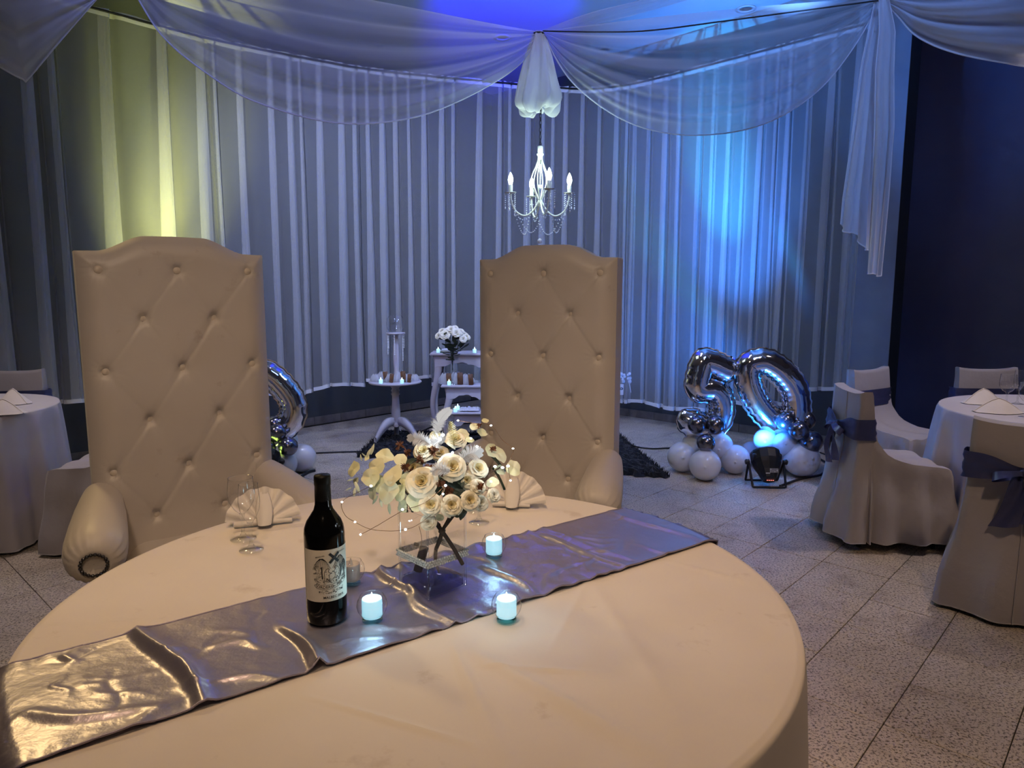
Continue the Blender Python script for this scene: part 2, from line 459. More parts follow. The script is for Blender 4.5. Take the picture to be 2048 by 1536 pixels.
wr = wall('wall_right', corner, UN(WALL_U, END_N), 0, CEIL, .35, 1, M['wall'], 'shade-darkened wall behind the right white curtains ending in a grey pier')
wf = wall('wall_far', UN(7.6, END_N + .4), UN(7.6, -5.0), 0, CEIL, .15, 1, M['darkwall'], 'near black wall behind the right guest table')
ceil = MB().box((0, 3.4, CEIL + .05), (15, 14, .1)).build('ceiling', M['ceil'], smooth=False)
tag(ceil, 'white ceiling washed in blue light', 'ceiling', kind='structure')
# baseboard of small tiles
def baseboard(name, wallp, d, n, L, label):
    root = MB().box((0, 0, 0), (L, .008, .08)).build(name, M['grout'], smooth=False)
    root.location = wallp + d * (L / 2) + n * .006 + Vector((0, 0, .041)); root.rotation_euler = (0, 0, math.atan2(d.y, d.x))
    tag(root, label, 'baseboard', kind='structure')
    side = 1 if (Matrix.Rotation(math.atan2(d.y, d.x), 3, 'Z') @ Vector((0, 1, 0))).dot(n) > 0 else -1
    k = int(L / T_); src = None
    for i in range(k):
        x = -L / 2 + (i + .5) * T_
        if src is None:
            src = MB().box((0, 0, 0), (T_ - .005, .010, .086), bev=.002).build('baseboard_tile', M['base_tile'], root, smooth=False); t = src
        else:
            t = bpy.data.objects.new('baseboard_tile', src.data); COL.objects.link(t); t.parent = root
        t.location = (x, side * .007, .002)
    return root
baseboard('baseboard_left', UN(-1.0, WALL_N), U, V_, 7.5, 'dark tiled baseboard along the left wall')
baseboard('baseboard_right', UN(WALL_U, END_N), N_, -U, WALL_N - END_N - .1, 'dark tiled baseboard along the right wall')

# recessed downlights (switched off)
def downlight(px, py, label):
    p = gp(px, py, CEIL) if py < Y_HORIZON else None
    r = ray(px, py); k = (CEIL - CAM_H) / r.z
    p = Vector((r.x * k, r.y * k, CEIL))
    t = thing('ceiling_downlight', label, 'downlight', p, group='ceiling downlights')
    MB().lathe([(.062, -.001), (.085, -.004), (.088, -.008), (.06, -.010), (.056, -.002)], 24, caps=False).build('trim_ring', M['downlight_ring'], t)
    MB().lathe([(.060, -.0015), (.03, -.001), (.001, -.001)], 20, caps=False).build('lamp_well', M['downlight_hole'], t)
downlight(1492, 17, 'recessed ceiling downlight in open ceiling above the right swag')
downlight(760, 92, 'recessed ceiling downlight seen through the left swag')
downlight(1210, 98, 'recessed ceiling downlight seen through the right swag')
downlight(1005, 74, 'recessed ceiling downlight in the blue glow beside the central gather')

# ================================================================== CURTAINS
TOPZ = 3.5
rail = [(-5.15, 3.35), (-4.1, 4.47), (-3.107, 5.543), (-2.838, 5.85), (-2.452, 6.25), (-1.754, 6.76), (-1.215, 7.07), (-.071, 7.45), (.70, 7.66), (1.10, 7.56), (1.45, 7.28), (2.421, 6.25), (2.83, 5.81)]
rp = resample(smooth_path([(x, y, 0) for x, y in rail], 12), 700)
RL = sum((rp[i + 1] - rp[i]).length for i in range(699))
def rail_at(s):
    f = min(max(s / RL, 0), 1) * 698.999; i = int(f); a = f - i
    p = rp[i].lerp(rp[i + 1], a); t = (rp[min(i + 3, 699)] - rp[max(i - 3, 0)]).normalized()
    return p, Vector((t.y, -t.x, 0))          # normal towards the room
def s_of_px(px):
    best = min(range(700), key=lambda i: abs(proj(rp[i] + Vector((0, 0, 1.6)))[0] - px) if rp[i].y > 3.9 else 1e9)
    return RL * best / 699
def chaikin(p, k=2):
    for _ in range(k):
        q = [p[0]]
        for i in range(len(p) - 1):
            a, b = p[i], p[i + 1]
            q += [tuple(a[j] * .75 + b[j] * .25 for j in range(len(a))), tuple(a[j] * .25 + b[j] * .75 for j in range(len(a)))]
        q.append(p[-1]); p = q
    return p
rodm = MB().tube([q + Vector((0, 0, TOPZ + .012)) for q in rp[::8]] , .010, 8)
tag(rodm.build('curtain_rod', M['blackmetal']), 'dark curtain rod curving round the room corner above the white curtains', 'curtain rod')
def curtain(px0, px1, hem_px, label, seed, flat=(.10, .30), ov=(.08, .20)):
    R = random.Random(seed)
    s0 = 0.0 if px0 is None else s_of_px(px0)
    s1 = s_of_px(px1)
    p, _ = rail_at(s_of_px(hem_px[0])); hz = at(hem_px[0], hem_px[1], p.y).z
    pts = []; s = s0; d = R.uniform(0, .02)
    while s < s1 - .03:
        wdt = min(R.uniform(*flat), s1 - s); o_ = min(max(R.uniform(*ov), R.uniform(.3, .75) * wdt), wdt * .9); d1 = R.uniform(-.01, .03); tilt = R.uniform(-.02, .02)
        # (s bottom, d bottom, s top, d top)
        pts.append((s, d, s, d * .5))
        pts.append((s + wdt * .5, d + tilt, s + wdt * .5, d * .5 + .01))
        pts.append((s + wdt, d, s + wdt, d * .5))
        for q, (k0, dd) in enumerate(((1.0, .022), (.08, .036), (.92, .052), (0.0, .066))):
            pts.append((s + wdt - o_ * k0, d + dd, s + wdt - o_ * k0 * .6, d * .5 + dd * .5))
        s += wdt; d = d1
    pts.append((s1, d, s1, d * .5))
    pts = chaikin(pts, 1)
    rows = 15; P = []; lean = R.uniform(-.03, .03)
    for k in range(rows):
        f = k / (rows - 1); row = []
        for (sb, db, st, dt) in pts:
            g = (1 - f) ** .8
            ss = st + (sb - st) * g + .012 * math.sin(sb * 31 + f * 4) * g + lean * g * (1 - abs(2 * (sb - s0) / (s1 - s0) - 1))
            q, nn = rail_at(ss)
            dd = dt + (db - dt) * g
            z = hz + (TOPZ - hz) * f + (.018 * math.sin(sb * 9 + seed) if k == 0 else 0)
            row.append(q - nn * dd + Vector((0, 0, z)))
        P.append(row)
    base = P[0][len(pts) // 2].copy()
    o = MB().grid(P).build('curtain', M['curtain'], loc=base)
    tag(o, label, 'curtain', 'white sheer curtains along the walls')
    h = MB().grid([[q + Vector((0, 0, .0)) for q in P[0]], [q.lerp(P[1][i], .16) for i, q in enumerate(P[0])]])
    nn = [rail_at(q[0])[1] for q in pts]
    h.v = [tuple(Vector(v) + nn[i % len(pts)] * .004) for i, v in enumerate(h.v)]
    h.build('hem', M['curtain_hem'], o, loc=None, world=True)
    t = MB().grid([[q.lerp(P[-2][i], .12) + nn[i] * .003 for i, q in enumerate(P[-1])], [q + nn[i] * .003 + Vector((0, 0, .03 + .006 * math.sin(i * 1.7))) for i, q in enumerate(P[-1])]])
    t.build('gathered_heading', M['curtain_hem'], o, world=True)
curtain(None, 150, (120, 812), 'white sheer curtain panel at the far left behind the left guest table', 3)
curtain(150, 455, (300, 800), 'white sheer curtain panel lit yellow green behind the left throne', 8, (.16, .42), (.05, .16))
curtain(455, 618, (600, 787), 'white sheer curtain panel between the yellow green glow and the left silver balloon', 21)
curtain(618, 727, (680, 775), 'white sheer curtain panel just left of the small round pedestal table', 14, (.12, .24), (.09, .17))
curtain(727, 862, (745, 765), 'white sheer curtain panel behind the small round pedestal table', 31)
curtain(862, 1008, (900, 768), 'white sheer curtain panel behind the trumpet vase of roses', 47)
curtain(1008, 1263, (1245, 803), 'white sheer curtain panel in the room corner behind the chandelier', 52, (.09, .24), (.07, .16))
curtain(1263, 1420, (1300, 811), 'white sheer curtain panel tinted blue right of the right throne', 66, (.12, .28), (.08, .18))
curtain(1420, 1600, (1487, 806), 'white sheer curtain panel with the brightest blue glow above the silver balloons', 71, (.10, .22), (.06, .14))
curtain(1600, 1709, (1660, 782), 'short white sheer curtain panel at the right end of the wall', 85)

# ================================================================== CEILING DRAPES
def pxpath(pts, n):
    return resample(smooth_path([at(*p) for p in pts], 10), n)
def sheet(name, top, bot, label, mat, hem=True, n=72, m=30, bulge=.1, ripple=.02, freq=5.0, phase=0, cat='drape', hem_sides=False):
    A = pxpath(top, n); B = pxpath(bot, n); P = []
    for j in range(m):
        v = j / (m - 1); row = []
        for i in range(n):
            u = i / (n - 1); e = math.sin(math.pi * u)
            q = A[i].lerp(B[i], v)
            off = -bulge * e * math.sin(math.pi * min(1, v * .95)) + ripple * (.3 + .7 * e) * (math.sin(2 * math.pi * (freq * v + .35 * math.sin(2.3 * u + phase)) + phase) + .5 * math.sin(2 * math.pi * (2.1 * freq * v + .5 * u) + 2 * phase))
            d = (q - Vector((0, 0, CAM_H))); d.z = 0; d.normalize()
            row.append(q + d * off + Vector((0, 0, off * .25)))
        P.append(row)
    base = P[0][n // 2].copy()
    o = MB().grid(P).build(name, mat, loc=base)
    tag(o, label, cat)
    if hem:
        MB().tube(P[-1], .0045, 6).build('rolled_hem', M['voile_hem'], o, world=True)
    if hem_sides:
        MB().tube([r[0] for r in P], .0035, 6).build('rolled_hem', M['voile_hem'], o, world=True)
        MB().tube([r[-1] for r in P], .0035, 6).build('rolled_hem', M['voile_hem'], o, world=True)
    return o
YC = 5.0
sheet('ceiling_swag', [(215, -75, 4.0), (500, -45, 4.3), (760, 2, 4.6), (960, 42, 4.85), (1083, 64, YC)],
      [(222, -70, 4.0), (262, -25, 4.02), (330, 78, 4.1), (440, 165, 4.2), (520, 207, 4.28), (640, 241, 4.42), (740, 247, 4.54), (850, 229, 4.68), (960, 181, 4.82), (1040, 128, 4.93), (1084, 72, YC)],
      'wide white voile swag from the upper left to the central gather', M['voile'], ripple=.03, phase=.4)
sheet('ceiling_swag', [(1088, 62, YC), (1250, 42, 4.85), (1500, 14, 4.6), (1760, -6, 4.38)],
      [(1090, 72, YC), (1112, 118, 4.98), (1145, 165, 4.95), (1200, 212, 4.9), (1260, 246, 4.85), (1320, 264, 4.8), (1390, 271, 4.73), (1480, 262, 4.65), (1560, 234, 4.57), (1640, 178, 4.5), (1705, 98, 4.43), (1758, 8, 4.38)],
      'wide white voile swag from the central gather to the upper right', M['voile'], ripple=.03, phase=1.7)
sheet('ceiling_swag', [(1768, -8, 4.38), (1900, -30, 4.1), (2048, -70, 3.8), (2350, -150, 3.3)],
      [(1770, 4, 4.38), (1795, 32, 4.33), (1832, 72, 4.25), (1900, 103, 4.1), (2000, 124, 3.9), (2100, 132, 3.7), (2350, 90, 3.3)],
      'white voile swag leaving the right gather over the near black wall', M['voile_tail'], ripple=.035, freq=3, phase=.9)
sheet('ceiling_swag', [(1086, 60, YC), (1180, 25, 4.95), (1310, -8, 4.85), (1480, -60, 4.7)],
      [(1100, 64, YC), (1230, 40, 4.97), (1385, -2, 4.87), (1600, -60, 4.72)],
      'narrow flat voile strip rising over the blue ceiling from the central gather', M['voile'], hem=False, bulge=.02, ripple=.008, m=10)
sheet('drape_tail', [(195, -15, 3.7), (110, -50, 3.6), (-60, -90, 3.5), (-260, -120, 3.4)],
      [(193, -2, 3.7), (120, 82, 3.66), (56, 158, 3.62), (48, 160, 3.61), (0, 134, 3.55), (-120, 60, 3.45), (-260, 0, 3.4)],
      'pointed voile tail hanging in the upper left corner', M['voile_tail'], bulge=.03, ripple=.012, freq=3)
# hanging tails at the right gather
def tail(name, cols, label, depth, pleats, phase):
    """cols: list of left/right pixel x by y row"""
    P = []; rows = 36; ncol = 44
    ys = [c[0] for c in cols]
    for k in range(rows):
        f = k / (rows - 1); row = []
        for i in range(ncol):
            a = i / (ncol - 1)
            ytop = cols[0][0]; ybot = cols[-1][3] + (cols[-1][4] - cols[-1][3]) * a + cols[-1][5] * math.sin(a * math.pi * 3) * .5
            y = ytop + (ybot - ytop) * f
            j = 0
            while j < len(ys) - 2 and ys[j + 1] < y: j += 1
            g = min(max((y - ys[j]) / (ys[j + 1] - ys[j]), 0), 1)
            xl = cols[j][1] + (cols[j + 1][1] - cols[j][1]) * g; xr = cols[j][2] + (cols[j + 1][2] - cols[j][2]) * g
            w_ = math.sin(2 * math.pi * pleats * a + phase + .6 * f)
            x = xl + (xr - xl) * (a + .5 / pleats / 2 / math.pi * 1.6 * math.sin(4 * math.pi * pleats * a + phase) * f)
            row.append(at(x, y, depth + .035 * w_ * (.15 + .85 * f)))
        P.append(row)
    o = MB().grid(P).build(name, M['voile_tail'], loc=P[0][ncol // 2].copy())
    tag(o, label, 'drape')
    MB().tube(P[-1], .004, 6).build('rolled_hem', M['voile_hem'], o, world=True)
    MB().tube([r[-1] for r in P], .0035, 6).build('rolled_hem', M['voile_hem'], o, world=True)
    MB().tube([r[0] for r in P], .003, 6).build('rolled_hem', M['voile_hem'], o, world=True)
tail('drape_tail', [(0, 1750, 1768, 0, 0, 0), (130, 1722, 1760, 0, 0, 0), (280, 1702, 1752, 0, 0, 0), (400, 1684, 1744, 0, 0, 0), (500, 1676, 1740, 448, 500, 12)], 'wider left voile tail hanging from the right gather', 4.36, 2.0, .3)
tail('drape_tail', [(0, 1758, 1778, 0, 0, 0), (60, 1758, 1790, 0, 0, 0), (140, 1750, 1787, 0, 0, 0), (250, 1748, 1787, 0, 0, 0), (400, 1742, 1775, 0, 0, 0), (555, 1733, 1760, 545, 552, 3)], 'longer right voile tail hanging from the right gather', 4.28, 1.5, 1.2)
# gathered pouf around the chandelier chain
CH = at(1081, 64, YC)
def pouf():
    P = []
    top = CH.z; n = 84
    prof = [(.0, .030), (.07, .055), (.14, .080), (.25, .105), (.36, .128), (.44, .146), (.49, .140), (.515, .115), (.52, .085), (.50, .06)]
    c = at(1077, 64, YC)
    prof = chaikin(prof, 1)
    for k, (dz, r) in enumerate(prof):
        row = []
        f = k / (len(prof) - 1)
        for i in range(n):
            a = 2 * math.pi * i / n
            rr = r * (1 + (.10 + .14 * f) * math.sin(9 * a + 1.5 * math.sin(2 * a) + f * 1.2) + .12 * math.sin(4 * a + 2 + f * 5) * f + .07 * math.sin(17 * a + 16 * f) * f)
            row.append(c + Vector((rr * math.cos(a), rr * math.sin(a), -dz * (1 + .05 * math.sin(3 * a + 1) * f) + .012 * f * math.sin(9 * a))))
        P.append(row)
    o = MB().grid(P, cv=True).build('drape_pouf', M['pouf'], loc=c)
    tag(o, 'puffed white voile bundle at the central gather above the chandelier', 'drape')
    MB().tube([c + Vector((.034 * math.cos(a), .034 * math.sin(a), -.012)) for a in [2 * math.pi * k / 20 for k in range(20)]], .006, 6, closed=True).build('tie_cord', M['cord'], o, world=True)
pouf()
cordp = smooth_path([at(1086, 62, YC - .03), at(1200, 64, 4.76), at(1300, 61, 4.66), at(1450, 42, 4.52), at(1600, 22, 4.40), at(1764, 0, 4.34)], 8)
tag(MB().tube(cordp, .0045, 6).build('hanging_cord', M['cord']), 'thin black cord strung from the central gather to the right gather', 'cord')

# ================================================================== THRONES
HW, ZB, ZT = .31, .40, 1.575
def crown(x):
    a = abs(x) / HW
    return ZT + .052 * (1 - sm(.30, .80, a)) - .006 * a
BUT = []
for k, z in enumerate((1.505, 1.335, 1.155, .975, .795, .62)):
    for x in ((-.245, 0.0, .245) if k % 2 == 0 else (-.118, .118)):
        BUT.append((x, z, k))
def make_throne(label):
    t = thing('throne_chair', label, 'chair', group='tall tufted throne chairs')
    nx, nz = 104, 190
    X = np.linspace(-1, 1, nx); W = np.linspace(0, 1, nz)
    XX, WW = np.meshgrid(X * HW, W, indexing='ij')
    top = np.array([crown(x) for x in X * HW])[:, None]
    ZZ = ZB + (top - ZB) * WW
    ed = np.minimum(np.minimum(HW - np.abs(XX), top - ZZ), .085) / .085
    Y = -.045 * (1 - (1 - np.clip(ed, 0, 1)) ** 2.4)
    segs = []
    for i, (x, z, k) in enumerate(BUT):
        d2 = (XX - x) ** 2 + (ZZ - z) ** 2
        Y += .013 * np.exp(-d2 / .0155 ** 2) + .005 * np.exp(-d2 / .045 ** 2)
        ang = np.arctan2(ZZ - z, XX - x)
        Y += .0018 * np.sin(ang * 15 + i) * np.exp(-d2 / .045 ** 2) * (1 - np.exp(-d2 / .014 ** 2))
        for j, (x2, z2, k2) in enumerate(BUT):
            if k2 == k + 1 and abs(x2 - x) < .14: segs.append((x, z, x2, z2))
    R = random.Random(4)
    for (x, z, x2, z2) in segs:
        dx, dz = x2 - x, z2 - z; L2 = dx * dx + dz * dz
        s_ = np.clip(((XX - x) * dx + (ZZ - z) * dz) / L2, 0, 1)
        st = .0075 if dx < 0 else .003
        st *= R.uniform(.5, 1.15)
        for off, amp in ((0, 1.0), (.013, .55)):
            d = np.abs((XX - x) * dz - (ZZ - z) * dx) / math.sqrt(L2) if off == 0 else np.abs(((XX - x) * dz - (ZZ - z) * dx) / math.sqrt(L2) - off)
            along = np.exp(-((np.hypot(XX - x - s_ * dx, ZZ - z - s_ * dz)) / .03) ** 2)
            Y += st * amp * np.exp(-(d / .006) ** 2) * along * (.35 + .65 * np.abs(2 * s_ - 1))
    P = [[Vector((XX[i, j], Y[i, j], ZZ[i, j])) for j in range(nz)] for i in range(nx)]
    b = MB().grid(P)
    loop = [(i, 0) for i in range(nx)] + [(nx - 1, j) for j in range(1, nz)] + [(i, nz - 1) for i in range(nx - 2, -1, -1)] + [(0, j) for j in range(nz - 2, 0, -1)]
    lp = [P[i][j] for i, j in loop]
    cols = [[q + Vector((0, y, 0)) for q in lp] for y in (0, .05, .10)]
    cols.append([Vector((q.x * .985, .115, ZB + (q.z - ZB) * .992)) for q in lp])
    b.grid(cols, cv=True)
    o_ = len(b.v); n = len(lp)
    b.f.append(tuple(range(o_ - n, o_)))
    back = b.build('backrest', M['throne'], t)
    src = None
    for (x, z, k) in BUT:
        i = int(round((x / HW + 1) / 2 * (nx - 1))); j = int(round((z - ZB) / (crown(x) - ZB) * (nz - 1)))
        loc = (x, Y[i, j] - .0055, z)
        if src is None:
            src = MB().lathe([(.0135, .003), (.0138, -.0012), (.0118, -.0042), (.007, -.0060), (.001, -.0066)], 16, M=Matrix.Rotation(-math.pi / 2, 3, 'X'), caps=False)
            src = src.build('button', M['button'], back); src.location = loc
        else: share('button', src, back, loc)
    # seat and base
    MB().box((0, -.245, .315), (.56, .50, .23), bev=.02).build('seat_base', M['throne'], t)
    P = []
    for i in range(25):
        row = []
        for j in range(21):
            x = -.25 + .5 * i / 24; y = -.50 + .47 * j / 20
            e = min(.25 - abs(x), y + .50, .10) / .10
            row.append(Vector((x, y, .43 + .10 * (1 - (1 - min(1, max(0, e))) ** 2.5))))
        P.append(row)
    MB().grid(P).build('seat', M['throne'], t)
    for sx in (-1, 1):
        ax0 = Vector((sx * .285, .0, .705)); ax1 = Vector((sx * .345, -.43, .615))
        d = (ax1 - ax0); L = d.length; d.normalize(); Mx = frame(d)
        prof = [(0, .062), (.10, .068), (.3, .078), (.55, .086), (.75, .090), (.87, .088), (.94, .080), (.985, .066), (1.005, .050), (1.012, .038), (1.0, .034), (1.0, .001)]
        nA = 60; P = []
        for (f, r) in prof:
            pk = sm(.80, .98, f) * (.05 if f < 1.004 else .0)
            P.append([ax0 + d * (L * f) + Mx @ Vector((math.cos(a), math.sin(a), 0)) * r * (1 + pk * math.sin(20 * a) * (.6 + .4 * math.sin(3 * a))) for a in [2 * math.pi * k / nA for k in range(nA)]])
        arm = MB().grid(P, cv=True).build('armrest', M['throne'], t)
        src2 = None
        for k in range(20):
            a = 2 * math.pi * k / 20
            loc = ax0 + d * (L * 1.013) + Mx @ Vector((math.cos(a), math.sin(a), 0)) * .036
            if src2 is None:
                src2 = MB().ball((0, 0, 0), .0058, 10, 6).build('nailhead', M['nail'], arm); src2.location = loc
            else: share('nailhead', src2, arm, loc)
        m = MB(); P = []
        for j in range(8):
            f = j / 7; z = .20 + (.64 - .20) * f; row = []
            for (x, y) in ((.25, .0), (.25, -.40), (.27, -.43), (.33, -.43), (.35, -.40), (.34, .0)):
                row.append(Vector((sx * (x + .012 * f), y * (1 - .04 * (1 - f)), z - .10 * f * (-y) )))
            P.append(row)
        m.grid(P, cv=True).build('arm_panel', M['throne'], t)
    for x, y in ((-.26, -.42), (.26, -.42), (-.26, .06), (.26, .06)):
        MB().lathe([(.018, 0), (.024, .05), (.034, .12), (.036, .21)], 12, (x, y, 0)).build('leg', M['leg_wood'], t)
    return t
def place_throne(t, pl, pr, z):
    a, b = gp(*pl, z), gp(*pr, z)
    c = (a + b) / 2; d = (b - a)
    t.location = (c.x, c.y, 0); t.rotation_euler = (0, 0, math.atan2(d.y, d.x))
    return d.length
th1 = make_throne('nearer cream tufted throne chair behind the wine bottle and glasses')
w1 = place_throne(th1, (150, 499), (522, 509), 1.572)
th2 = copy_tree(th1); th2['label'] = 'cream tufted throne chair standing farther back behind the flower bouquet'
w2 = place_throne(th2, (953, 518), (1243, 513), 1.572)
print('throne widths', w1, w2)

# ================================================================== COUPLE'S TABLE
def tablecloth(c, r, zt, label, seed, hemz=.02, creases=(), nA=260, nR=64, mat=None, flare=.05, folds=15, front_smooth=None):
    R = random.Random(seed); ph = [R.uniform(0, 6.28) for _ in range(5)]
    P = []
    for k in range(nR + 1):
        rr = r * (k / nR) ** .8
        row = []
        for i in range(nA):
            a = 2 * math.pi * i / nA
            x, y = rr * math.cos(a), rr * math.sin(a); z = 0.0
            for (x0, y0, x1, y1, h, wd) in creases:
                dx, dy = x1 - x0, y1 - y0; L2 = dx * dx + dy * dy
                s_ = ((x + c.x - x0) * dx + (y + c.y - y0) * dy) / L2
                if -.1 < s_ < 1.1:
                    dd = ((x + c.x - x0) * dy - (y + c.y - y0) * dx) / math.sqrt(L2)
                    z += 3.5 * h * math.exp(-(dd / wd) ** 2) * math.sin(math.pi * min(1, max(0, (s_ + .1) / 1.2)))
            if k == nR: z -= .004
            row.append(Vector((x, y, zt + z)))
        P.append(row)
    drops = [(0.004, .004), (.007, .012), (.009, .03), (.012, .08), (.016, .16), (.02, .26), (.026, .38), (.032, .5), (.038, .62), (.042, zt - hemz)]
    for (o_, dz) in drops:
        row = []; f = dz / (zt - hemz)
        for i in range(nA):
            a = 2 * math.pi * i / nA
            k = 1.0
            if front_smooth: k = 1 - .85 * math.exp(-((a - front_smooth + math.pi) % (2 * math.pi) - math.pi) ** 2 / .5)
            w_ = math.sin(folds * a + ph[0] + .8 * math.sin(3 * a + ph[1])) + .5 * math.sin((folds * 1.7) // 1 * a + ph[2])
            rr = r + o_ + flare * f ** .7 * (w_ * .5 * k + .15) * (1 if f > .03 else 0)
            row.append(Vector((rr * math.cos(a), rr * math.sin(a), zt - dz)))
        P.append(row)
    o = MB().grid(P, cv=True).build('tablecloth', mat or M['tablecloth'])
    o.location = (c.x, c.y, 0)
    tag(o, label, 'tablecloth')
    MB().tube([q for q in P[-1]], .004, 6, closed=True).build('hem', mat or M['tablecloth'], o)
    return o
def crease_px(a, b, h, wd):
    p, q = gp(*a, ZTAB), gp(*b, ZTAB); return (p.x, p.y, q.x, q.y, h, wd)
CR = [crease_px((905, 1290), (1030, 1560), .0022, .007), crease_px((940, 1300), (1370, 1540), .0026, .016), crease_px((960, 1330), (1210, 1345), .0016, .004),
      crease_px((610, 1390), (990, 1500), .0014, .004), crease_px((1330, 1120), (1540, 1175), .0014, .005), crease_px((30, 1260), (330, 1240), .0016, .006),
      crease_px((1180, 1160), (1400, 1500), .0012, .02), crease_px((300, 1330), (520, 1170), .0012, .012), crease_px((1090, 1320), (1180, 1150), .0010, .010)]
tc = tablecloth(CTAB, RTAB, ZTAB - .002, 'ivory round tablecloth on the couple\'s table in the foreground', 3, creases=CR, front_smooth=-.15, nA=300, nR=110)

# satin runner
ra, rb = gp(0, 1335, ZTAB), gp(1240, 1020, ZTAB)
rc, rd = gp(40, 1536, ZTAB), gp(1420, 1083, ZTAB)
rdir = ((rb - ra).normalized() + (rd - rc).normalized()).normalized(); rdir.z = 0
rnor = Vector((rdir.y, -rdir.x, 0))                     # towards the camera side
t_up = ((ra + rb) / 2 - CTAB).dot(rnor); t_lo = ((rc + rd) / 2 - CTAB).dot(rnor)
def runner():
    ns, nt = 460, 92
    R = random.Random(11)
    cr = []
    for a, b, h, wd in [((568, 1262), (692, 1402), .020, .011), ((556, 1270), (665, 1395), -.004, .014), ((283, 1258), (408, 1420), .017, .012), ((300, 1255), (425, 1415), .006, .02), ((752, 1130), (830, 1200), .016, .010), ((820, 1190), (905, 1258), .013, .012),
                        ((1038, 1062), (1240, 1130), .010, .010), ((1060, 1055), (1260, 1118), .005, .012), ((970, 1130), (1085, 1205), .010, .012), ((700, 1265), (880, 1250), .006, .014), ((930, 1105), (1000, 1140), .007, .010),
                        ((60, 1440), (300, 1430), .007, .012), ((380, 1370), (560, 1360), .007, .010), ((430, 1290), (520, 1290), .006, .012), ((1225, 1025), (1400, 1088), .006, .012), ((1100, 1095), (1040, 1075), .004, .02), ((150, 1310), (130, 1330), .006, .012), ((180, 1490), (350, 1420), .006, .014)]:
        p, q = gp(*a, ZTAB) - CTAB, gp(*b, ZTAB) - CTAB
        cr.append((p.dot(rdir), p.dot(rnor), q.dot(rdir), q.dot(rnor), h, wd))
    for _ in range(46):
        s0, t0, an, L = R.uniform(-.85, .8), R.uniform(t_up + .03, t_lo - .03), R.choice([R.gauss(1.1, .35), R.gauss(.1, .5)]), R.uniform(.04, .14)
        cr.append((s0, t0, s0 + L * math.cos(an), t0 + L * math.sin(an), R.uniform(.0015, .0042) * R.choice([1, 1, -.6]), R.uniform(.006, .013)))
    S = np.linspace(-1.02, 1.06, ns); T = np.linspace(t_up, t_lo, nt)
    SS, TT = np.meshgrid(S, T, indexing='ij')
    H = np.full_like(SS, .004)
    for (s0, t0, s1, t1, h, wd) in cr:
        dx, dy = s1 - s0, t1 - t0; L2 = dx * dx + dy * dy
        k = ((SS - s0) * dx + (TT - t0) * dy) / L2; kc = np.clip(k, 0, 1)
        bend = .012 * np.sin(kc * 5 + s0 * 9)
        d = ((SS - s0) * dy - (TT - t0) * dx) / math.sqrt(L2) + bend
        beyond = np.hypot(SS - s0 - kc * dx, TT - t0 - kc * dy) ** 2 - (d - bend) ** 2
        H += h * np.exp(-(d / wd) ** 2) * np.exp(-np.clip(beyond, 0, None) / .02 ** 2) * (.45 + .55 * np.sin(np.pi * kc))
    Wd = t_lo - t_up; E1 = (TT - t_up) / Wd; E2 = 1 - E1
    pk = .0035 * np.sin(SS * 95 + 2.2 * np.sin(SS * 17)) + .0025 * np.sin(SS * 53 + 1)
    H += (pk + .003) * (np.exp(-(E1 / .10) ** 2) + np.exp(-(E2 / .12) ** 2)) * (.5 + .5 * np.sin(SS * 5 + 1))
    for _ in range(26):
        kx, ky, ph_ = R.uniform(-16, 16), R.uniform(-22, 22), R.uniform(0, 6.28)
        H += .00045 * np.sin(kx * SS + ky * TT + ph_)
    for _ in range(10):
        kx, ky, ph_ = R.uniform(-6, 6), R.uniform(-8, 8), R.uniform(0, 6.28)
        H += .0008 * np.sin(kx * SS + ky * TT + ph_)
    H = np.maximum(H, .0015)
    P = []
    for i in range(ns):
        row = []
        for j in range(nt):
            q = rdir * SS[i, j] + rnor * TT[i, j]; rad = q.length
            if rad > RTAB:
                q2 = q * ((RTAB + .012 + H[i, j]) / rad); z = ZTAB - (rad - RTAB)
            else: q2 = q; z = ZTAB + H[i, j] - .001
            if rad > RTAB - .02: z = min(z, ZTAB + .003 + H[i, j] * max(0, (RTAB - rad) / .02))
            row.append(CTAB + Vector((q2.x, q2.y, z)))
        P.append(row)
    o = MB().grid(P).build('table_runner', M['satin'], loc=CTAB + Vector((0, 0, ZTAB)))
    tag(o, 'lilac grey satin runner lying across the couple\'s table', 'table runner')
    for edge in (0, nt - 1):
        MB().tube([row[edge] for row in P[::3]], .0022, 6).build('stitched_hem', M['satin_hem'], o, world=True)
runner()

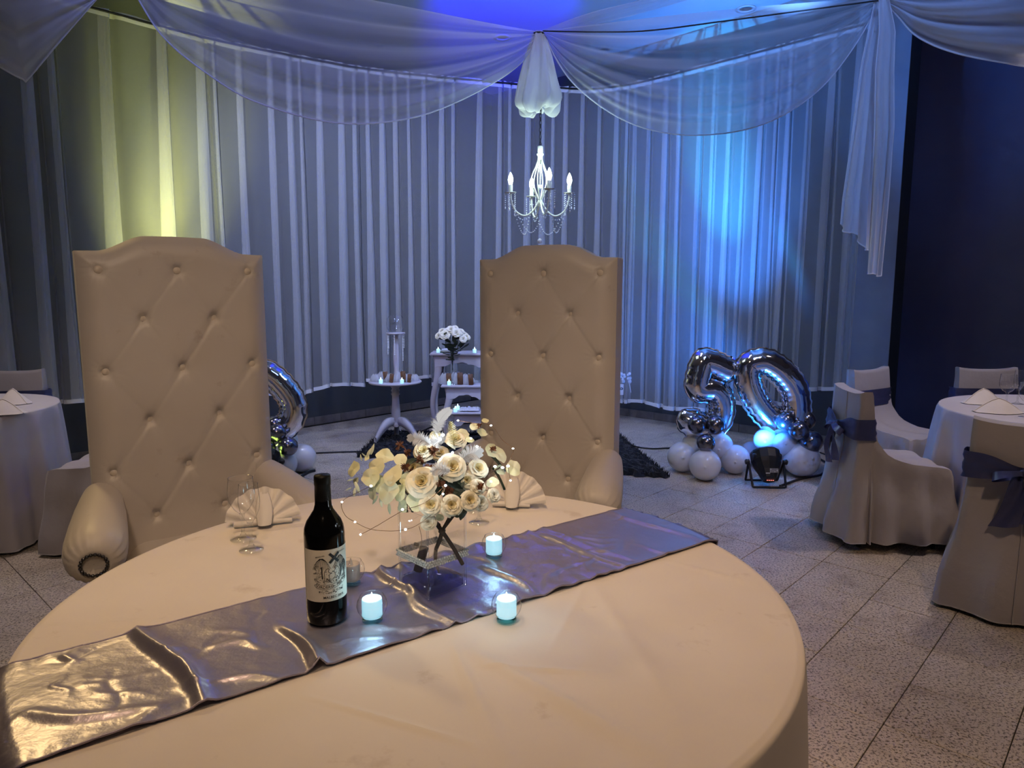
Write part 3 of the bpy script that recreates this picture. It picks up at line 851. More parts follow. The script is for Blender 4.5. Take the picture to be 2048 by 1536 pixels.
# ------------------------------------------------------------------ wine bottle
def bottle():
    b = gp(655, 1240, ZTAB); b.z = ZTAB + .005
    t = thing('wine_bottle', 'black wine bottle with cream label standing on the satin runner', 'bottle', b)
    R = .0405
    MB().lathe([(.001, .004), (.03, .001), (.037, .0), (R, .004), (R + .0004, .03), (R, .185), (.0392, .197), (.0345, .210), (.0265, .222), (.0195, .233), (.0168, .244), (.0158, .26), (.0152, .285)], 48).build('glass_body', M['bottle'], t)
    MB().lathe([(.0162, .238), (.0163, .262), (.0158, .283), (.0166, .284), (.0168, .300), (.0158, .304), (.001, .3045)], 32).build('capsule', M['foil_cap'], t)
    # label wrapped on the body; +angle to the right as seen from the camera
    toc = math.atan2(-b.y, -b.x)                     # direction to camera
    a_c = toc + math.radians(16)
    z0, z1 = .053, .161; HALF = math.radians(84)
    def wrap(s, z, lift=.0008):
        a = a_c + s / R
        return Vector(((R + lift) * math.cos(a), (R + lift) * math.sin(a), z))
    P = [[wrap(R * HALF * (2 * i / 40 - 1), z0 + (z1 - z0) * j / 4, .0007) for j in range(5)] for i in range(41)]
    lab = MB().grid(P).build('paper_label', M['label'], t)
    ink = MB()
    def poly(pts, lift=.0011):
        vs = [wrap(s, z, lift) for s, z in pts]; ink.add(vs, [tuple(range(len(vs)))])
    def stroke(pts, wd=.0006):
        for (s, z), (s2, z2) in zip(pts[:-1], pts[1:]):
            dx, dz = s2 - s, z2 - z; L = math.hypot(dx, dz) or 1e-6; nx_, nz_ = -dz / L * wd / 2, dx / L * wd / 2
            poly([(s + nx_, z + nz_), (s2 + nx_, z2 + nz_), (s2 - nx_, z2 - nz_), (s - nx_, z - nz_)])
    def text(body, size, zc, sc_, bend=lambda s: 0):
        cu = bpy.data.curves.new('ink_text', 'FONT'); cu.body = body; cu.size = size; cu.align_x = 'CENTER'; cu.offset = size * .012; cu.resolution_u = 2
        ob = bpy.data.objects.new('ink_text', cu); COL.objects.link(ob)
        bpy.context.view_layer.update()
        me = bpy.data.meshes.new_from_object(ob.evaluated_get(bpy.context.evaluated_depsgraph_get()))
        vs = [wrap(sc_ + v.co.x, zc + v.co.y + bend(sc_ + v.co.x), .0013) for v in me.vertices]
        ink.add(vs, [tuple(p.vertices) for p in me.polygons])
        bpy.data.objects.remove(ob); bpy.data.curves.remove(cu); bpy.data.meshes.remove(me)
    R2 = random.Random(9)
    # engraved orchard scene: drooping trees, thicket, two standing animals in outline, ground
    for cx_, zt_, sp in ((-.019, .146, .014), (.019, .147, .013), (.030, .135, .009)):
        for k in range(17):
            a = -1.3 + 2.6 * k / 16
            stroke([(cx_ + .002 * a, zt_ - .002), (cx_ + sp * .55 * a, zt_ - .004 - .004 * abs(a)), (cx_ + sp * .9 * a, zt_ - .014 - .006 * abs(a)), (cx_ + sp * a, zt_ - .024 - .004 * R2.random())], .0005)
        stroke([(cx_, zt_ - .02), (cx_ + .001, zt_ - .045)], .0022)
    for k in range(150):
        s_ = R2.choice([R2.uniform(-.034, -.016), R2.uniform(.014, .034), R2.uniform(-.034, .034)])
        z_ = R2.uniform(.096, .132) if abs(s_) > .015 else R2.uniform(.094, .101)
        a0 = R2.uniform(0, 6.28); r_ = R2.uniform(.0008, .0021)
        stroke([(s_ + r_ * math.cos(a0 + q), z_ + r_ * math.sin(a0 + q)) for q in (0, .9, 1.8, 2.7, 3.6)], .00045)
    for cx_, zc_, sx in ((-.010, .109, 1), (.012, .112, -1)):
        out_ = [(0, .012), (.004, .0135), (.006, .011), (.004, .009), (.0055, .004), (.011, .003), (.0055, .001), (.005, -.006), (.006, -.012), (.0025, -.012), (.001, -.007), (-.001, -.012), (-.0045, -.012), (-.0035, -.004), (-.0045, .004), (-.0025, .009), (0, .012)]
        stroke([(cx_ + sx * x, zc_ + z) for x, z in out_], .0008)
        for k in range(14):
            x, z = R2.uniform(-.003, .004), R2.uniform(-.010, .009)
            stroke([(cx_ + sx * x, zc_ + z), (cx_ + sx * (x + .0015), zc_ + z - .0016)], .0004)
    for k in range(60):
        s_ = R2.uniform(-.033, .033); z_ = R2.uniform(.0905, .097)
        stroke([(s_, z_), (s_ + R2.uniform(.001, .004), z_ + R2.uniform(-.0006, .0006))], .0006)
    # black crossed boards
    for sg in (1, -1):
        c0, zc_ = .006, .143; L_, Wd_ = .0135, .0027; ca, sa = math.cos(sg * .80), math.sin(sg * .80)
        for q in range(10):
            xa_, xb_ = -L_ + 2 * L_ * q / 10, -L_ + 2 * L_ * (q + 1) / 10
            poly([(c0 + x * ca - z * sa, zc_ + x * sa + z * ca) for x, z in ((xa_, -Wd_), (xb_, -Wd_), (xb_, Wd_), (xa_, Wd_))], .0016 + .0002 * sg)
    # ribbon banner
    def bend(s): return 6.0 * s * s + .10 * s
    stroke([(s_, .0885 + bend(s_)) for s_ in [(-.030 + .060 * k / 16) for k in range(17)]], .0006)
    stroke([(s_, .0795 + bend(s_)) for s_ in [(-.030 + .060 * k / 16) for k in range(17)]], .0006)
    stroke([(-.030, .0885 + bend(-.03)), (-.030, .0795 + bend(-.03))]); stroke([(.030, .0885 + bend(.03)), (.030, .0795 + bend(.03))])
    for k in range(60):
        s_ = R2.uniform(-.028, .026); z_ = R2.uniform(.0695, .0765) + bend(s_) * .6
        stroke([(s_, z_), (s_ + R2.uniform(.001, .003), z_ + R2.uniform(-.001, .001))], .0008)
    text('CORDERO', .0080, .0815, -.0155, bend); text('con', .0045, .0825, .0035, bend); text('PIEL', .0080, .0815, .0165, bend)
    text('MALBEC 2015', .0072, .0595, .004)
    text('MENDOZA', .0036, .1465, -.0215, lambda s: .2 * (s + .0215)); text('ARGENTINA', .0036, .1515, .0240)
    ink.build('label_print', M['ink'], lab, smooth=False)
bottle()

# ------------------------------------------------------------------ glassware
def goblet(name, p, label, h, rb, rr, group, stem_r=.0045, foot=.034):
    t = thing(name, label, 'glass', p, group=group)
    zs = h * .42
    MB().lathe([(foot, .0005), (foot, .002), (foot * .6, .005), (.009, .010), (stem_r, .02), (stem_r, zs * .75), (stem_r * 1.5, zs * .92), (.009, zs)], 28).build('stem', M['glass_thick'], t)
    MB().lathe([(.006, zs), (rb * .55, zs + .012), (rb * .9, zs + .035), (rb, zs + .055), (rb * .98, h * .8), (rr, h)], 32, caps=False).build('bowl', M['glass'], t)
    MB().tube([(rr * math.cos(a), rr * math.sin(a), h) for a in [2 * math.pi * k / 32 for k in range(32)]], .0009, 6, closed=True).build('rim', M['glass_thick'], t)
    return t
GG = 'glasses on the couple\'s table'
def ontab(px, py, dz=.0015): p = gp(px, py, ZTAB); p.z += dz; return p
goblet('water_goblet', ontab(487, 1079), 'wide empty goblet beside the left fan napkin', .172, .036, .032, GG)
goblet('champagne_flute', ontab(503, 1101), 'narrow empty flute in front of the wide left goblet', .178, .0275, .0235, GG, foot=.031)
goblet('water_goblet', ontab(958, 1046), 'goblet half hidden behind the glass vase, nearer the runner', .165, .034, .030, GG, foot=.03)
goblet('champagne_flute', ontab(948, 1022), 'flute behind the bouquet whose foot shows past the vase', .172, .026, .022, GG, foot=.03)

# ------------------------------------------------------------------ candle globes
def candle_holder(px, py, where, lit, on_runner=True):
    p = ontab(px, py, .006 if on_runner else .0015)
    t = thing('candle_globe', 'round glass candle globe ' + where, 'candle holder', p, group='glass candle globes')
    MB().lathe([(.0205, .0), (.0212, .002), (.0195, .007), (.016, .009)], 28).build('foot', M['green_glass'], t)
    MB().lathe([(.016, .009), (.024, .014), (.0295, .023), (.0315, .033), (.0295, .044), (.0235, .054)], 36, caps=False).build('bowl', M['glass'], t)
    MB().tube([(.0235 * math.cos(a), .0235 * math.sin(a), .054) for a in [2 * math.pi * k / 32 for k in range(32)]], .0007, 6, closed=True).build('rim', M['glass_thick'], t)
    c = thing('led_candle', ('glowing' if lit else 'unlit') + ' candle in the globe ' + where, 'candle', p + Vector((0, 0, .0095)), group='flameless candles on the couple\'s table')
    m = M['candle'] if lit else M['candle_off']
    MB().lathe([(.0195, .0), (.0205, .002), (.0205, .036), (.0198, .0385), (.0185, .0375), (.017, .0335), (.006, .0325), (.001, .0325)], 28).build('candle_body', m, c)
    MB().lathe([(.0045, .0325), (.0048, .037), (.0032, .043), (.0012, .049), (.0004, .0515)], 12).build('flame_tip', M['flame'] if lit else m, c)
    if lit:
        lamp('POINT', 'candle_light', p + Vector((0, 0, .078)), None, .10, (.40, .80, 1.0), .012)
candle_holder(745, 1246, 'right of the wine bottle on the runner', True)
candle_holder(1013, 1241, 'on the bare cloth at the front edge of the runner', True, False)
candle_holder(988, 1117, 'on the runner to the right of the vase', True)
candle_holder(703, 1171, 'half hidden behind the wine bottle', False)

# ------------------------------------------------------------------ fan napkins
def fan_napkin(p, rz, label, r=.105, a0=8, a1=172, base=.08):
    t = MB(); n = 42; P = []
    tilt = math.radians(28)
    for k in range(7):
        rr = r * (.06 + .94 * k / 6); row = []
        for i in range(n):
            a = math.radians(a0 + (a1 - a0) * i / (n - 1)); z_ = .009 * (k / 6) * (1 if (i // 3) % 2 else -1) * (1 if i % 3 else .2)
            x, h = rr * math.cos(a), rr * math.sin(a)
            row.append(Vector((x, h * math.sin(tilt) + z_ * math.cos(tilt), .008 + h * math.cos(tilt) - z_ * math.sin(tilt))))
        P.append(row)
    t.grid(P)
    o = thing('fan_napkin', label, 'napkin', p, rz, group='fan folded napkins')
    t.build('fan', M['napkin'], o)
    P = []
    for k in range(9):
        x = -base + 2 * base * k / 8; rr = .011 * (1 - .35 * abs(x) / base)
        P.append([Vector((x, .010 + rr * 1.5 * math.cos(a), rr + rr * math.sin(a))) for a in [2 * math.pi * q / 10 for q in range(10)]])
    MB().grid(P, cv=True).build('rolled_base', M['napkin'], o)
    P = []
    for k in range(8):
        f = k / 7; rr = .006 + .018 * math.sin(math.pi * (.25 + .6 * f))
        c = Vector((.004, -.022 + .055 * f, .010 + .078 * f))
        P.append([c + Vector((rr * math.cos(a), .5 * rr * math.sin(a), .1 * rr * math.sin(a))) for a in [2 * math.pi * q / 12 for q in range(12)]])
    m = MB().grid(P, cv=True); m.build('centre_fold', M['napkin'], o)
fan_napkin(ontab(527, 1052), .33, 'fan folded napkin standing behind the left pair of glasses')
fan_napkin(ontab(1022, 1016), -.12, 'fan folded napkin standing right of the bouquet by the far table edge', .11, 5, 150, .06)

# ================================================================== VASE AND BOUQUET
VB = gp(866, 1176, ZTAB); VB.z = ZTAB + .007
vase = thing('glass_vase', 'square clear glass vase with a pearl bead band on the runner', 'vase', VB, math.radians(44))
VS, VH = .106, .185
for k in range(4):
    Mr = Matrix.Rotation(k * math.pi / 2, 3, 'Z')
    MB().box(Mr @ Vector((VS / 2, 0, VH / 2)), (.003, VS - .006, VH), Mr, .0008).build('glass_pane', M['glass'], vase, smooth=False)
    c = Mr @ Vector((VS / 2, VS / 2, VH / 2))
    MB().lathe([(.0026, -VH / 2), (.0026, VH / 2)], 8, c).build('glass_corner', M['glass_thick'], vase)
MB().box((0, 0, .011), (VS - .002, VS - .002, .022), bev=.005).build('glass_foot', M['vase_base'], vase, smooth=False)
P = []
for i in range(13):
    row = []
    for j in range(13):
        x, y = (i / 12 - .5) * (VS - .008), (j / 12 - .5) * (VS - .008)
        row.append(Vector((x, y, .024 + .016 * (1 - (2 * x / VS) ** 2) * (1 - (2 * y / VS) ** 2))))
    P.append(row)
MB().grid(P).build('inner_dome', M['vase_base'], vase)
band = MB(); npb = 17
for row_ in range(3):
    for k in range(4):
        Mr = Matrix.Rotation(k * math.pi / 2, 3, 'Z')
        for i in range(npb):
            f = (i + .5 * (row_ % 2)) / npb - .5
            band.ball(Mr @ Vector((VS / 2 + .0042, f * (VS + .006), .074 + .0052 * row_)), .0033, 7, 5)
tag(band.build('pearl_band', M['pearl'], vase), kind='stuff')

BC = VB + Vector((.004, -.005, .235))
bq = thing('flower_bouquet', 'cream rose and orchid bouquet with feathers in the glass vase', 'flowers', VB + Vector((0, 0, .03)))
RB = random.Random(77)
def facing(c, k=1.0):
    d = (c - BC); d = Vector((d.x, d.y * .6, d.z * .8)) * 3.2 + Vector((0, -.55, .35)) * k
    return d.normalized()
def petal(mb, Mx, c, r, az, tilt, wid, cup, n=5, m=4, z0=0):
    """petal patch starting at the centre, opening with tilt (0 = closed upright, 1 = flat)"""
    P = []
    for i in range(m):
        f = i / (m - 1); row = []
        ang = tilt * (f ** .8)
        rad = r * (.12 + .88 * f) * math.sin(.15 + 1.35 * ang) if True else 0
        h = r * .9 * f * math.cos(1.45 * ang) + z0
        for j in range(n):
            g = (j / (n - 1) - .5) * 2
            a = az + g * wid * (.35 + .65 * math.sin(math.pi * min(.62, .2 + f * .5)))
            q = Vector((rad * math.cos(a), rad * math.sin(a), h - cup * r * g * g * f - .10 * r * sm(.75, 1, f) * sm(.3, 1, abs(g))))
            row.append(c + Mx @ q)
        P.append(row)
    mb.grid(P)
def rose(px, py, Y, rp_, k=1.0):
    c = at(px, py, Y); r = rp_ * Y / F_PX
    n = facing(c, k); Mx = frame(n); base = c - n * r * .45
    o = MB()
    for ring, (np_, tilt, sz, wd) in enumerate(((6, .95, 1.15, .75), (6, .72, 1.05, .8), (5, .5, .92, .85))):
        for i in range(np_):
            petal(o, Mx, base, r * sz * RB.uniform(.92, 1.08), 2 * math.pi * i / np_ + ring * .5 + RB.uniform(-.15, .15), tilt * RB.uniform(.92, 1.08), wd, .12, 9, 7)
    ob = o.build('rose', M['rose'], bq, world=True)
    h = MB()
    for ring, (np_, tilt, sz, wd) in enumerate(((4, .33, .80, 1.0), (3, .2, .72, 1.2), (3, .08, .62, 1.4))):
        for i in range(np_):
            petal(h, Mx, base, r * sz, 2 * math.pi * i / np_ + ring * .9, tilt, wd, .08, 9, 6)
    hh = h.build('rose_heart', M['rose_heart'] if rp_ > 15 else M['rose'], ob, loc=None)
    me = hh.data
    for v in me.vertices: v.co -= bq.location
for a in [(843, 961, 1.44, 30), (905, 932, 1.47, 27), (958, 935, 1.50, 20), (861, 1009, 1.42, 22), (904, 1010, 1.42, 21), (941, 1000, 1.43, 19), (963, 1006, 1.46, 15), (857, 1044, 1.425, 15, 1.4),
          (957, 973, 1.45, 15), (912, 876, 1.58, 20), (846, 900, 1.53, 20), (990, 990, 1.50, 14), (880, 905, 1.60, 18), (935, 960, 1.55, 18), (820, 985, 1.50, 18), (825, 935, 1.56, 18)]:
    rose(*a)
def disc(px, py, Y, rp_, tw=None, asp=.82, name='orchid_petal', mat='orchid', k=1.0, pt=1.0):
    c = at(px, py, Y); r = rp_ * Y / F_PX
    n = (facing(c, k) + Vector((RB.uniform(-.45, .45), RB.uniform(-.3, .1), RB.uniform(-.35, .35)))).normalized()
    Mx = frame(n) @ Matrix.Rotation(RB.uniform(0, 6.28) if tw is None else tw, 3, 'Z')
    P = []
    for i in range(7):
        f = (i + .02) / 6; row = []
        for j in range(22):
            a = 2 * math.pi * j / 22
            wob = 1 + .05 * math.sin(4 * a + py) + .04 * math.sin(7 * a + px); x, y = r * f * math.cos(a) * pt * wob, r * f * asp * math.sin(a) * (1 - .18 * math.cos(a)) * wob
            row.append(c + Mx @ Vector((x, y, -.10 * r * f * f + .16 * r * abs(math.sin(a)) * f + .08 * r * math.sin(3 * a + px) * f)))
        P.append(row)
    MB().grid(P, cv=True).build(name, M[mat], bq, world=True)
for a in [(707, 939, 1.50, 19), (712, 962, 1.5, 9), (770, 912, 1.52, 19), (787, 950, 1.43, 24), (777, 984, 1.42, 27), (752, 933, 1.47, 22), (740, 955, 1.46, 22), (831, 1003, 1.44, 22), (801, 920, 1.5, 16), (760, 968, 1.46, 18), (805, 1012, 1.45, 14),
          (996, 907, 1.55, 23), (1027, 935, 1.54, 20), (985, 900, 1.57, 18), (965, 865, 1.55, 12), (950, 853, 1.55, 11), (971, 841, 1.56, 8), (940, 880, 1.56, 10), (1000, 940, 1.56, 14), (985, 965, 1.52, 14), (925, 868, 1.6, 15), (870, 870, 1.6, 13),
          (734, 915, 1.53, 8), (880, 1035, 1.45, 9), (745, 985, 1.46, 16), (800, 985, 1.44, 20), (815, 960, 1.47, 18)]:
    disc(*a)
# pointed sepals on the left sprays
for (px, py, an, L) in [(738, 905, 1.1, 22), (745, 898, 1.25, 24), (728, 910, 2.4, 12), (722, 915, 1.7, 14), (715, 975, -1.2, 26), (709, 985, -1.7, 20), (700, 960, 3.4, 14), (697, 978, 3.6, 14), (762, 1005, -1.4, 22), (779, 1018, -1.5, 24), (750, 1000, -2.1, 22)]:
    c = at(px, py, 1.48); r = L * 1.48 / F_PX / 2
    dv = Vector((math.cos(an), 0, math.sin(an)))
    P = []
    for i in range(7):
        f = i / 6; wd = r * .30 * math.sin(math.pi * (.12 + .86 * f)); q = c + dv * r * 2 * (f - .5) + Vector((0, -.12 * r * math.sin(math.pi * f), 0))
        sd = Vector((-dv.z, .25, dv.x)).normalized()
        P.append([q + sd * wd, q + Vector((0, -.1 * r, 0)), q - sd * wd])
    MB().grid(P).build('orchid_petal', M['orchid'], bq, world=True)
# dark foliage
for k in range(34):
    a = RB.uniform(0, 6.28); rr = RB.uniform(.03, .13)
    c = BC + Vector((rr * 1.15 * math.cos(a), .04 + rr * .75 * math.sin(a), RB.uniform(-.045, .065)))
    n = (c - BC + Vector((0, -.03, .05))).normalized(); Mx = frame(n) @ Matrix.Rotation(RB.uniform(0, 6.28), 3, 'Z')
    L = RB.uniform(.022, .038); P = []
    for i in range(7):
        f = i / 6; wd = L * .5 * math.sin(math.pi * (.06 + .9 * f))
        P.append([c + Mx @ Vector((L * 2 * (f - .5), wd * g, .18 * L * g * g - .25 * L * f * f)) for g in (-1, -.5, 0, .5, 1)])
    MB().grid(P).build('leaf', M['leaf'], bq, world=True)
for (px, py, Y) in [(915, 955, 1.5), (920, 985, 1.47), (895, 985, 1.49), (875, 985, 1.48), (912, 1022, 1.45), (925, 1026, 1.45), (800, 960, 1.54), (930, 905, 1.56)]:
    disc(px, py, Y, 15, None, .55, 'leaf', 'leaf')
# rust coloured dried blooms
for (px, py, Y, rp_) in [(799, 890, 1.56, 12), (842, 919, 1.49, 13), (811, 933, 1.48, 14), (826, 945, 1.49, 12), (867, 900, 1.53, 14), (879, 966, 1.45, 15), (897, 980, 1.45, 13), (885, 950, 1.46, 11), (960, 972, 1.44, 10), (957, 851, 1.54, 7), (985, 898, 1.54, 9), (815, 905, 1.55, 12), (858, 935, 1.5, 13)]:
    c = at(px, py, Y); r = rp_ * Y / F_PX; m = MB(); n = facing(c)
    for k in range(26):
        d = (Vector((RB.gauss(0, 1), RB.gauss(0, 1), RB.gauss(0, 1))).normalized() + n * .6).normalized(); Mx = frame(d)
        L = r * RB.uniform(.75, 1.15); wd = r * .16
        m.add([c + d * r * .15 + Mx @ Vector((wd, 0, 0)), c + d * r * .15 + Mx @ Vector((-wd * .5, wd, 0)), c + d * r * .15 + Mx @ Vector((-wd * .5, -wd, 0)), c + d * L * .7 + Mx @ Vector((wd * .9, wd, 0)), c + d * L * .7 + Mx @ Vector((-wd * .9, -wd, 0)), c + d * L],
              [(0, 1, 3), (1, 2, 4, 3), (2, 0, 4), (0, 3, 4), (3, 5, 4)])
    m.ball(c, r * .3, 8, 6)
    m.build('dried_bloom', M['brown_bloom'], bq, smooth=False, world=True)
# feathers
def feather(pts, wd, fluff, seed):
    R = random.Random(seed)
    path = resample(smooth_path([at(*p) for p in pts], 6), 34); m = MB()
    m.tube(path, [.0009 * (1 - .7 * i / 33) for i in range(34)], 5)
    for i in range(2, 34):
        t = (path[min(i + 1, 33)] - path[i - 1]).normalized(); f = i / 33
        side = t.cross(Vector((0, 1, 0))).normalized()
        for sg in (-1, 1):
            for q in range(4 if f < fluff else 3):
                lo = f < fluff
                L = wd * (math.sin(math.pi * (.10 + .84 * f)) ** .6) * (R.uniform(.7, 1.3) if lo else R.uniform(.9, 1.05))
                dirv = (side * sg + t * (R.uniform(.1, .9) if lo else .9) + Vector((0, R.uniform(-.7, .5) if lo else R.uniform(-.08, .08), 0))).normalized()
                b0 = path[i] + t * (q * .25 * (path[2] - path[1]).length)
                e = b0 + dirv * L; mid = b0 + dirv * L * .55 + t * L * .08
                ww = t * (.0007 if lo else .0017)
                m.add([b0 - ww, b0 + ww, mid + ww, mid - ww, e], [(0, 1, 2, 3), (3, 2, 4)])
    m.build('feather', M['feather'], bq, smooth=False, world=True)
feather([(872, 872, 1.6), (876, 850, 1.6), (885, 833, 1.6), (899, 820, 1.6)], .019, .45, 1)
feather([(862, 892, 1.5), (850, 882, 1.5), (838, 878, 1.5), (818, 876, 1.5)], .017, .75, 2)
feather([(918, 925, 1.5), (932, 912, 1.49), (944, 906, 1.49), (962, 906, 1.5)], .022, .75, 3)
feather([(900, 945, 1.45), (887, 940, 1.44), (876, 938, 1.44), (866, 944, 1.44)], .017, .9, 4)
feather([(890, 885, 1.56), (880, 880, 1.55), (872, 885, 1.55), (862, 895, 1.55)], .022, .9, 5)
# gilded fern
fp = resample(smooth_path([at(908, 892, 1.55), at(906, 870, 1.55), at(901, 842, 1.56)], 6), 16)
m = MB(); m.tube(fp, .001, 5)
for i in range(1, 15):
    L = .017 * math.sin(math.pi * (.25 + .7 * i / 15))
    for sg in (-1, 1):
        d = Vector((sg, -.2, .45)).normalized(); q = fp[i]; w_ = Vector((0, 0, .0011))
        m.add([q - w_, q + d * L * .5 - w_ * .8, q + d * L, q + d * L * .5 + w_ * .8, q + w_], [(0, 1, 3, 4), (1, 2, 3)])
m.build('fern_frond', M['gold_fern'], bq, smooth=False, world=True)
# stems standing in the vase, tied under the heads
tie = at(884, 1062, 1.47)
for a, b, r in [((884, 1062, 1.47), (872, 1098, 1.475), .0045), ((884, 1062, 1.47), (925, 1128, 1.50), .0045), ((866, 1040, 1.5), (884, 1064, 1.47), .005), ((905, 1020, 1.5), (884, 1062, 1.47), .004), ((940, 985, 1.5), (886, 1060, 1.475), .0025), ((800, 975, 1.48), (880, 1050, 1.48), .0025), ((960, 950, 1.53), (890, 1055, 1.48), .002), ((1000, 935, 1.55), (960, 955, 1.53), .0018)]:
    p, q = at(*a), at(*b)
    MB().tube(smooth_path([p, (p + q) / 2 + Vector((.002, -.002, .001)), q], 5), r, 8).build('stem', M['stem'], bq, world=True)
q = at(872, 1098, 1.475)
MB().tube(smooth_path([q, at(871, 1120, 1.485), at(878, 1146, 1.50)], 5), [.0042] * 8 + [.003, .002, .001], 8).build('stem', M['stem'], bq, world=True)
MB().box(tie, (.014, .012, .012), Matrix.Rotation(.5, 3, 'Y'), .002).build('stem_tie', M['stem'], bq, world=True)

# ------------------------------------------------------------------ fairy lights
fl = thing('fairy_lights', 'copper wire fairy lights trailing from the bouquet beside the wine bottle', 'fairy lights', VB + Vector((0, 0, .04)))
wires = [[(891, 971, 1.42), (850, 1005, 1.40), (805, 1022, 1.43), (760, 1048, 1.47), (735, 1062, 1.50), (721, 1069, 1.52)],
         [(742, 972, 1.44), (715, 985, 1.46), (684, 1004, 1.5), (690, 1030, 1.5), (710, 1044, 1.52), (740, 1058, 1.53), (780, 1062, 1.5), (811, 1059, 1.45), (835, 1050, 1.43), (862, 1030, 1.41)],
         [(1021, 961, 1.52), (1016, 930, 1.52), (1022, 915, 1.52), (1026, 897, 1.53), (1005, 880, 1.54), (982, 851, 1.55), (945, 846, 1.56), (916, 841, 1.57)],
         [(838, 1052, 1.46), (843, 1075, 1.49), (842, 1095, 1.51)], [(891, 971, 1.42), (884, 985, 1.42), (886, 1005, 1.42)]]
for wv in wires:
    MB().tube(smooth_path([at(*p) for p in wv], 8), .0006, 5).build('wire', M['wire'], fl, world=True)
src = None
for (px, py, Y, k) in [(982, 851, 1.55, 1), (1026, 897, 1.53, 1), (916, 841, 1.57, 1), (942, 877, 1.52, 1), (1021, 961, 1.52, 1), (982, 963, 1.47, 1), (684, 1004, 1.5, 1), (710, 1044, 1.52, 1), (721, 1069, 1.52, 1), (811, 1059, 1.45, 1.2), (742, 972, 1.43, 1.2), (805, 1019, 1.42, 1.2), (891, 971, 1.42, 1.2), (886, 988, 1.415, 1), (990, 933, 1.52, 1.4), (1005, 935, 1.52, 1.4), (1016, 932, 1.51, 1.4), (880, 879, 1.53, 1.6), (886, 870, 1.53, 1.6), (905, 905, 1.46, 1.2), (954, 893, 1.50, 1.2)]:
    if src is None:
        src = MB().ball((0, 0, 0), .0024, 8, 6, (1, 1, .8)).build('led', M['led'], fl); o = src
    else: o = share('led', src, fl, (0, 0, 0))
    o.location = at(px, py, Y) - fl.location; o.scale = (k, k, k)
lamp('POINT', 'fairy_glow', at(880, 862, 1.50), None, .22, (.75, .9, 1), .01)
lamp('POINT', 'fairy_glow', at(1000, 925, 1.46), None, .10, (.75, .9, 1), .01)
lamp('POINT', 'fairy_glow', at(805, 1014, 1.36), None, .08, (.85, .95, 1), .01)
bb = at(842, 1118, 1.515)
MB().box(bb, (.020, .014, .062), Matrix.Rotation(.28, 3, 'Y'), .003).build('battery_box', M['black'], fl, world=True)
MB().box(bb + Vector((-.009, -.004, .036)), (.012, .008, .006), Matrix.Rotation(.28, 3, 'Y'), .001).build('battery_switch', M['black'], fl, world=True)

